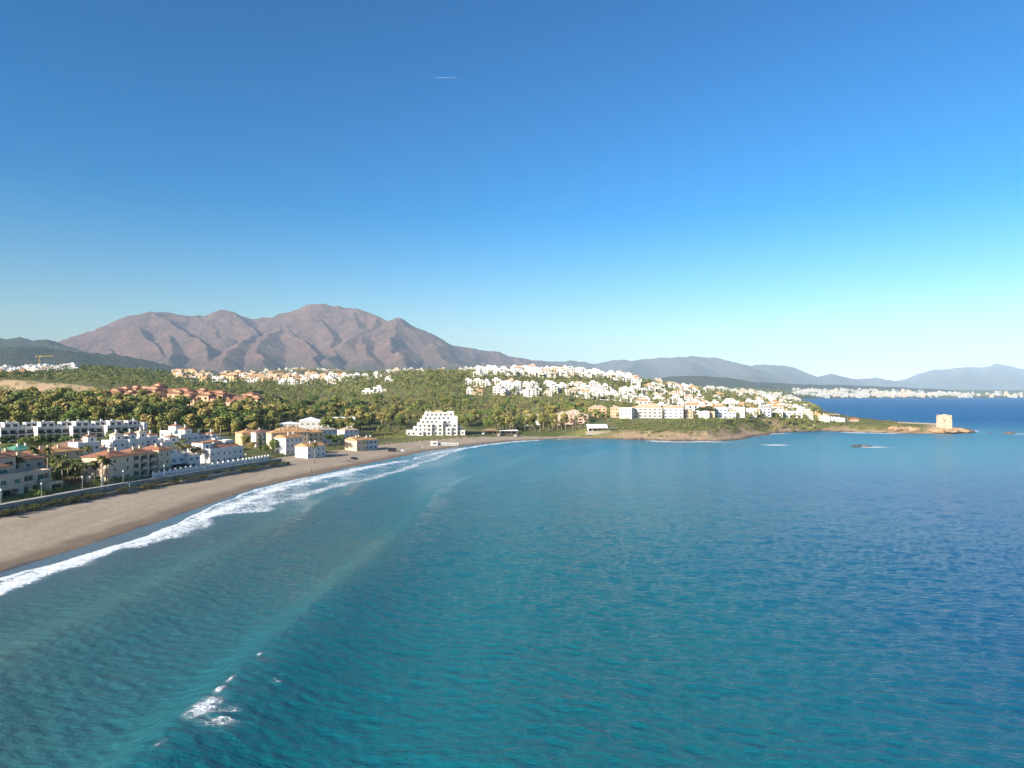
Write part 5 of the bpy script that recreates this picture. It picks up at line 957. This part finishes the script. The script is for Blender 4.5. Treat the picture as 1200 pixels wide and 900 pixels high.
add_zone(412, 700, 572, 745, 10.5, [O, O, O, G_], 8, 13, cond=lambda p, d, x: not (470 < p < 560 and d < 585))
add_zone(440, 470, 520, 572, 8, [O, G_], 4, 6)
nfront = len(cand)
not_cut = lambda p, d, x: not (725 < d < 795 and p < 112)
add_zone(-150, 300, 640, 1000, 14, [P_, G_, O, G_], 6, 10, not_cut)
add_zone(-150, 290, 1000, 1700, 17, [P_, P_, G_], 6.5, 10, lambda p, d, x: not (d > 1330 and p < 95 and fbm(np.array([x / 50]), np.array([d / 50]), 3)[0] < .62))
add_zone(300, 540, 700, 1300, 13, [G_, G_, O, P_, O], 6, 12)
add_zone(500, 960, 740, 1400, 12, [G_, O, O, P_], 5, 9.5, over=.55)
add_zone(690, 960, 612, 760, 10, [O, G_, G_], 4, 8, over=.75)
add_zone(-150, 940, 1400, 2700, 34, [G_, P_, O], 6, 9, lambda p, d, x: not (290 < p < 412 and d > 2300))
cand.sort(key=lambda c: -c[4] / c[1])
ind, rest = [], []
cnt = {O: 0, G_: 0, P_: 0}; lim_n = {O: 225, G_: 150, P_: 90}
for c in cand:
    k = c[3]
    if c[1] < 800 and cnt[k] < lim_n[k]: ind.append(c); cnt[k] += 1
    else: rest.append(c)
for x, y, p, k, h in ind:
    sz = 'tall' if h > 12.5 else 'middling' if h > 9.5 else 'short'; nr = min(LAND, key=lambda l: abs(l[0] - p)); rel = 'behind' if abs(nr[0] - p) < 9 else 'left of' if p < nr[0] else 'right of'
    dep = 'front row' if y < 490 else 'second row' if y < 540 else 'deep row' if y < 600 else 'back row'
    plant(k, x, y, h, f'{sz} {KIND[k][1]}, {dep} of wood {rel} {nr[1].replace("left edge of the photo", "view edge")}', f'{KIND[k][1]}s of the wood behind the beach houses', wide=random.uniform(1.05, 1.45))
Vs, Ts = [], []
Zr = land_z(np.array([c[0] for c in rest]), np.array([c[1] for c in rest]))
for (x, y, p, k, h), z in zip(rest, Zr):
    r_ = np.random.default_rng(int(abs(x * 13 + y * 7)) % 99991); lb = lobes_for(k, r_, h)[:6]; n = 150 if y < 900 else 80 if y < 1500 else 45
    V = crown(r_, [(a, b_, c, d * 1.15) for a, b_, c, d in lb], n, (1.1 if y < 900 else 1.7 if y < 1500 else 2.6)) + np.array([x, y, z]); Vs.append(V); Ts.append(np.full(len(V), {O: .85, G_: .5, P_: .12}[k] + r_.uniform(-.12, .12)))
Vs = np.concatenate(Vs); Ts = np.concatenate(Ts)
tag(link('distant_woodland', mesh_np('distant_woodland', Vs, quads(Vs), [M['wood_s']], {'tint': Ts})), 'far woods and scattered garden trees merging into one mass', 'woodland', kind='stuff')
# low scrub: on the headland slopes and the left hill
def bushes(name, label, X, Y, hs, n, tint):
    Z = land_z(X, Y); Vs, Ts = [], []
    for i, (x, y, z, h) in enumerate(zip(X, Y, Z, hs)):
        r_ = np.random.default_rng(i + 17); V = crown(r_, lobes_for('shrub', r_, h), n, .38 * h) * np.array([1.2, 1.2, 1]) + np.array([x, y, z]); Vs.append(V); Ts.append(np.full(len(V), tint + r_.uniform(-.3, .3)))
    Vs = np.concatenate(Vs); Ts = np.concatenate(Ts); tag(link(name, mesh_np(name, Vs, quads(Vs), [M['wood_s']], {'tint': Ts})), label, 'scrub', kind='stuff')
n = 9000; P = rng.uniform(705, 1075, n); D = rng.uniform(518, 700, n); X = (P - 600) / F * D; s_ = coast_dist(X, D); k = (s_ > 12 - 5 * (P > 900)) & (s_ < 62) & (fbm(X / 13, D / 13, 91) > np.where(P > 985, .56, .45)); k &= np.array([not any((x - a)**2 + (y - b_)**2 < (r * .8)**2 for a, b_, r in SITES if abs(b_ - y) < 20) for x, y in zip(X, D)])
X, D = X[k][:1500], D[k][:1500]; bushes('coastal_scrub', 'low green scrub covering the headland slope', X, D, rng.uniform(.7, 1.9, len(X)), 34, .5)
n = 5000; P = rng.uniform(-120, 520, n); D = rng.uniform(680, 1250, n); X = (P - 600) / F * D; k = ~((D > 734) & (D < 786) & (P < 112) & (fbm(X / 20, D / 20, 95) > .45)); X, D = X[k][:2600], D[k][:2600]; bushes('hillside_scrub', 'dark maquis scrub on the hillsides behind the wood', X, D, rng.uniform(1.0, 2.6, len(X)), 26, .3)
n = 900; P = rng.uniform(436, 478, n); D = rng.uniform(488, 560, n); X = (P - 600) / F * D; bushes('meadow_scrub', 'rough brown green meadow scrub left of the hotel', X, D, rng.uniform(.4, 1.3, n), 24, .75)

# ------------------------------------------------------------------ far towns (nobody could count them) and far woods
def boxtown(name, label, px0, px1, D0, D1, n, cond=None, hmin=4.5, hmax=8, mats=('grey', 'beige')):
    P = rng.uniform(px0, px1, n * 4); D = rng.uniform(D0, D1, n * 4); X = (P - 600) / F * D; s_ = coast_dist(X, D); k = s_ > 12
    if cond is not None: k &= cond(P, D, X)
    X, D = X[k][:n], D[k][:n]; Z = land_z(X, D); mb = MB()
    for x, y, z in zip(X, D, Z):
        a, c, h = random.uniform(8, 24 if hmax > 17 else 15), random.uniform(8, 14), random.uniform(hmin, hmax) * (1.6 if random.random() < .06 else 1); t = random.random(); m_ = 0 if t < .8 else 1
        mb.box(x - a / 2, x + a / 2, y - c / 2, y + c / 2, z - 8, z + h, m_); x0 = x - a / 2 + random.uniform(0, a * .5); mb.box(x0, x0 + a * .4, y - c * .3, y + c * .3, z + h + .01, z + h + 2.8, m_)
        for st in range(int(h // 3)): 
            for j in range(int(a // 4)): mb.quad(*[(x - a / 2 + 1 + j * 4 + q[0], y - c / 2 - .05, z + 1 + st * 3 + q[1]) for q in ((0, 0), (1.8, 0), (1.8, 1.4), (0, 1.4))], 2)
    tag(mb.build(name, [M[mats[0]], M[mats[1]], M['glass']]), label, 'town', kind='stuff')
boxtown('coastal_town', 'white town strung along the far shore of the bay', 930, 1330, 4150, 6600, 1300, lambda P, D, X: (vn(P / 14, D / 300, 5) > .33 + .25 * (P > 1125) + .1 * (D > 5400)) & (rng.uniform(size=P.shape) < np.exp(-(D - 4150) / 1100)), 7, 20)
boxtown('valley_hamlets', 'scattered far white houses in the valley before the mountain', 60, 900, 2100, 4200, 330, lambda P, D, X: vn(P / 30, D / 400, 6) > .58)
boxtown('white_suburb', 'pale suburb beyond the hilltop town', 455, 780, 1500, 2300, 150, lambda P, D, X: vn(P / 25, D / 200, 8) > .4)
boxtown('far_suburb', 'distant pale houses at the back of the plateau', 740, 960, 1350, 2900, 220, lambda P, D, X: vn(P / 25, D / 260, 18) > .38, 5, 9)
n = 2600; P = np.concatenate([rng.uniform(-100, 1000, n), rng.uniform(930, 1320, 1500)]); D = np.concatenate([rng.uniform(2700, 5200, n), rng.uniform(4200, 6800, 1500)]); X = (P - 600) / F * D; k = coast_dist(X, D) > 25; X, D = X[k], D[k]; Z = land_z(X, D); Vs = []
for i, (x, y, z) in enumerate(zip(X, D, Z)):
    r_ = np.random.default_rng(i); Vs.append(crown(r_, lobes_for('green', r_, 11)[:4], 20, 5.0) * np.array([2.2, 2.2, 1]) + np.array([x, y, z - 2]))
Vs = np.concatenate(Vs); tag(link('valley_woods', mesh_np('valley_woods', Vs, quads(Vs), [M['wood_s']], {'tint': np.full(len(Vs), .2)})), 'dark woods far across the valley and bay', 'woodland', kind='stuff')
# construction crane on the left hill
x, y = pd(46.5, 1850); z = gz(x, y); root = empty('tower_crane', (x, y, z), R(10)); tag(root, 'yellow tower crane above the white row houses on the left hill', 'crane')
def lattice(mb, a, c, w_):
    a, c = Vector(a), Vector(c); d = (c - a); L = d.length; d.normalize(); u = d.orthogonal().normalized(); v_ = d.cross(u); cs = [u * w_ + v_ * w_, u * w_ - v_ * w_, -u * w_ - v_ * w_, -u * w_ + v_ * w_]
    for q in cs: mb.tube([a + q, c + q], .18, 4)
    n = int(L / (w_ * 3))
    for k in range(n):
        for j in range(4): mb.tube([a + cs[j] + d * (L * k / n), a + cs[(j + 1) % 4] + d * (L * (k + 1) / n)], .12, 3)
mb = MB(); lattice(mb, (0, 0, -2), (0, 0, 36), .9); mb.build('mast', M['yellow'], root); mb = MB(); lattice(mb, (-10, 0, 37), (34, 0, 37), .7); mb.build('jib', M['yellow'], root); mb = MB(); mb.box(-10, -7, -1, 1, 33.5, 36); mb.build('counterweight', M['stone'], root); mb = MB(); mb.box(.9, 2.6, -.9, .9, 34, 36.2); mb.build('cab', M['carwhite'], root)

# ------------------------------------------------------------------ small things on the beach
def person(label, x, y, shirt, legs, yaw, stride=.18):
    root = empty('person', (x, y, gz(x, y) + .02), yaw); tag(root, label, 'person')
    J = {'pel': (0, 0, .95, .15, .11), 'ch': (0, 0, 1.30, .17, .12), 'nk': (0, .01, 1.50, .065, .065), 'hd': (0, -.02, 1.60, .085, .1), 'ht': (0, 0, 1.74, .075, .085)}
    E = [('pel', 'ch'), ('ch', 'nk'), ('nk', 'hd'), ('hd', 'ht')]
    for s, n in ((-1, 'l'), (1, 'r')):
        f = stride * s; J |= {'h' + n: (.1 * s, 0, .88, .09, .09), 'k' + n: (.1 * s, -f * .5 - .03, .48, .06, .06), 'a' + n: (.1 * s, -f, .08, .042, .042), 't' + n: (.11 * s, -f - .16, .035, .035, .03), 's' + n: (.19 * s, 0, 1.42, .06, .06), 'e' + n: (.24 * s, f * .4, 1.12, .045, .045), 'w' + n: (.25 * s, f * .9 - .05, .88, .034, .034), 'f' + n: (.25 * s, f - .08, .78, .03, .036)}
        E += [('pel', 'h' + n), ('h' + n, 'k' + n), ('k' + n, 'a' + n), ('a' + n, 't' + n), ('ch', 's' + n), ('s' + n, 'e' + n), ('e' + n, 'w' + n), ('w' + n, 'f' + n)]
    K = list(J); me = bpy.data.meshes.new('body'); me.from_pydata([J[k][:3] for k in K], [(K.index(a), K.index(c)) for a, c in E], []); o = link('body', me, root)
    sm = o.modifiers.new('skin', 'SKIN'); me.skin_vertices.new() if not me.skin_vertices else None
    for i, k in enumerate(K): me.skin_vertices[0].data[i].radius = J[k][3:5]; me.skin_vertices[0].data[i].use_root = (k == 'pel')
    o.modifiers.new('sub', 'SUBSURF').levels = 1; dg = bpy.context.evaluated_depsgraph_get(); nm = bpy.data.meshes.new_from_object(o.evaluated_get(dg)); o.modifiers.clear(); o.data = nm
    nm.materials.clear(); [nm.materials.append(M[q]) for q in ('skin', shirt, legs)]
    for p in nm.polygons:
        c = p.center; p.material_index = 2 if c.z < .95 and abs(c.x) < .2 and c.z > .1 else 1 if .9 < c.z < 1.47 and abs(c.x) < .26 else 0
    h = MB(); h.tube([(0, .02, 1.63), (0, .01, 1.72), (0, 0, 1.79)], [.1, .1, .04], 8); h.build('hair', M['hair'], root, True)
for lb, px, py, s, l, yw in (('person in white top walking on the sand near the waterline', 363, 551.5, 'cloth_w', 'cloth_d', 1.2), ('person in dark clothes walking beside the one in white', 364.6, 551.2, 'cloth_d', 'cloth_d', 1.2), ('person in dark clothes standing at the promenade end', 339.5, 538, 'cloth_d', 'cloth_d', 2.5), ('person in red top on the sand before the gabled house', 395, 537, 'cloth_r', 'cloth_d', .3), ('person in white walking on the beach below the hotel', 495, 524, 'cloth_w', 'cloth_w', -1), ('person in dark clothes on the beach right of the huts', 547, 516.5, 'cloth_d', 'cloth_d', 1)):
    x, y = at(px, py, 1.2); person(lb, x, y, s, l, yw)
def post(name, label, px, py, h, mat, base='stone', head=True):
    x, y = at(px, py, 1.8); root = empty(name, (x, y, gz(x, y)), .4); tag(root, label, 'beach shower' if name == 'beach_shower' else 'post')
    q = MB(); q.tube([(0, 0, -.3), (0, 0, h)], .11, 8); q.build('pole', M[mat], root); q = MB(); q.box(-.9, .9, -.9, .9, -.3, .12); q.build('base', M[base], root)
    if head:
        for s in (-1, 1): q = MB(); q.tube([(0, 0, h - .1), (s * .5, 0, h + .1), (s * .7, 0, h - .08)], .05, 6); q.build('shower_head', M['metal'], root)
post('beach_shower', 'turquoise beach shower post on the sand before the cream apartments', 152, 575, 2.8, 'turq'); post('beach_shower', 'pale beach shower post on the sand before the terraced block', 297, 547.5, 2.8, 'offwhite')
for lb, px, D in (('left of two pale gate pillars on the promenade by the dark garden', 102, 247), ('right of two pale gate pillars on the promenade by the dark garden', 106, 248.5), ('low white pillar on the wall where the beach steps begin', 120, 243)):
    x, y = pd(px, D); q = MB(); q.box(-.35, .35, -.35, .35, -1.5, 2.1); q.box(-.45, .45, -.45, .45, 2.104, 2.3); o = q.build('gate_pillar', M['offwhite']); o.location = (x, y, 3.4); o.rotation_euler.z = PR; tag(o, lb, 'pillar')
def heap(name, label, px, py, rx, ry, h, mat, seed):
    x, y = at(px, py, 1.2); o = rock(label, x, y, rx, ry, h, gz(x, y), seed, mat, None, name); o['category'] = 'heap' if name != 'boat_cover' else 'cover'
heap('shadow_heap', 'dark flat heap standing in for a shadow on the open sand', 415, 536.2, 4.6, 1.6, .5, 'tarp', 71); heap('shadow_heap', 'thin dark streak standing in for a shadow on the near sand', 26, 607.5, 1.7, .5, .1, 'tarp', 72)  # low black mounds stand in for shadows lying on the sand
heap('sand_heap', 'small pale heap of sand beside the black skip', 472, 527.5, 1.2, 1, .9, 'canvas', 73)
x, y = at(459.5, 526.5, 2); root = empty('skip', (x, y, gz(x, y)), R(15)); tag(root, 'black open topped skip at the back of the sand', 'skip'); q = MB()
for a, c in (((-2.6, -1.2), (2.6, -1.2)), ((2.6, -1.2), (2.6, 1.2)), ((2.6, 1.2), (-2.6, 1.2)), ((-2.6, 1.2), (-2.6, -1.2))): q.quad((a[0] * .85, a[1], -.2), (c[0] * .85, c[1], -.2), (c[0], c[1], 1.9), (a[0], a[1], 1.9)); q.quad((c[0] * .82, c[1] * .95, .1), (a[0] * .82, a[1] * .95, .1), (a[0] * .97, a[1] * .95, 1.9), (c[0] * .97, c[1] * .95, 1.9)); q.quad((a[0], a[1], 1.9), (c[0], c[1], 1.9), (c[0] * .97, c[1] * .95, 1.9), (a[0] * .97, a[1] * .95, 1.9))
q.quad((-2.1, -1.1, .1), (2.1, -1.1, .1), (2.1, 1.1, .1), (-2.1, 1.1, .1)); q.build('bin_body', M['tarp'], root)
def car(label, px, D, yaw, mat):
    x, y = pd(px, D); root = empty('parked_car', (x, y, gz(x, y)), yaw); tag(root, label, 'car', 'cars parked beside the beach bars'); q = MB()
    prof = [(-2.1, .35), (-2.15, .8), (-1.5, .9), (-.9, 1.42), (.9, 1.46), (1.7, .95), (2.1, .85), (2.1, .35)]
    for (a, z1), (c, z2) in zip(prof, prof[1:] + prof[:1]): q.quad((a, -.85, z1), (a, .85, z1), (c, .85, z2), (c, -.85, z2))
    for s in (-.85, .85): i = len(q.v); q.v += [(a, s, z_) for a, z_ in prof]; q.f.append(tuple(range(i, i + 8)) if s > 0 else tuple(range(i + 7, i - 1, -1))); q.m.append(0)
    q.build('body', M[mat], root); g = MB()
    for s in (-.86, .86): g.quad((-1.2, s, .95), (1.4, s, .95), (.85, s, 1.38), (-.85, s, 1.36))
    g.quad((-1.47, -.7, .95), (-1.47, .7, .95), (-.95, .7, 1.4), (-.95, -.7, 1.4)); g.build('windows', M['glass'], root)
    for a in (-1.3, 1.3):
        for s in (-.8, .8): t = MB(); t.tube([(a, s - .1, .32), (a, s + .1, .32)], .32, 12); t.build('wheel', M['tarp'], root)
CL = ['white car parked at the left of the thatched bar', 'dark car next to the white car by the thatched bar', 'white car between the two beach bars', 'dark car before the white awning', 'white car at the right end of the white awning', 'dark car parked last, under the palms']
for i, px in enumerate((567, 571, 585, 588.5, 604, 608)): car(CL[i], px, 541 + (i % 2) * 2, R(75 + i * 3), 'carwhite' if i % 2 == 0 else 'cardark')
for i in range(7):
    t = 3.1 + i * .95; k = min(int(t), len(PROM) - 2); p = PROM[k].lerp(PROM[k + 1], t - k); d = (PROM[k + 1] - PROM[k]).normalized(); n = Vector((d.y, -d.x)); c = p - n * 1.2
    root = empty('street_lamp', (c.x, c.y, 3.35), PR); tag(root, f'slender promenade lamp post before {["the beige apartments", "the dark garden gap", "the cream end wall", "the white terraced house", "the villa garden", "the terraced block", "the promenade end"][i]}', 'street lamp', 'lamp posts along the promenade')
    q = MB(); q.tube([(0, 0, 0), (0, 0, 4.6)], [.09, .06], 8); q.build('pole', M['metal'], root); q = MB(); q.tube([(0, 0, 4.6), (0, 0, 4.75), (0, 0, 5.1), (0, 0, 5.2)], [.08, .26, .2, .03], 10); q.build('lamp_head', M['canvas'], root)
# ------------------------------------------------------------------ airliner and its short contrail
x, y = pd(512.5, 13000); z = CAMH + (HY - 91) / F * 13000; root = empty('airliner', (x, y, z), R(180)); tag(root, 'tiny bright airliner high in the blue sky', 'aircraft')
q = MB(); q.tube([(-19, 0, 0), (-12, 0, 0), (12, 0, 0), (17, 0, .3), (20, 0, 1)], [.6, 2, 2, 1.2, .3], 12); q.build('fuselage', M['canvas'], root, True)
for s in (-1, 1): q = MB(); q.quad((-4, 0, -.5), (4, 0, -.5), (8, s * 17, .5), (5.5, s * 17, .5)); q.quad((8, s * 17, .62), (4, 0, .0), (-4, 0, .0), (5.5, s * 17, .62)); q.build('wing', M['canvas'], root)
q = MB(); q.quad((13, .1, 1), (18, .1, 1), (20, .1, 7), (17, .1, 7)); q.quad((13, -.1, 1), (18, -.1, 1), (20, -.1, 7), (17, -.1, 7)); q.build('tail_fin', M['canvas'], root)
m = bpy.data.materials.new('contrail_vapour'); m.use_nodes = True; nt = m.node_tree; pb = nt.nodes['Principled BSDF']; pb.inputs['Base Color'].default_value = (.9, .9, .9, 1); pb.inputs['Roughness'].default_value = 1; pb.inputs['Alpha'].default_value = .12
q = MB(); q.tube([(x + 25, y, z), (x + 120, y, z), (x + 300, y, z), (x + 420, y, z)], [3, 5, 4.5, .8], 10); tag(q.build('contrail', m, None, True), 'short white vapour trail behind the airliner', 'contrail', kind='stuff')
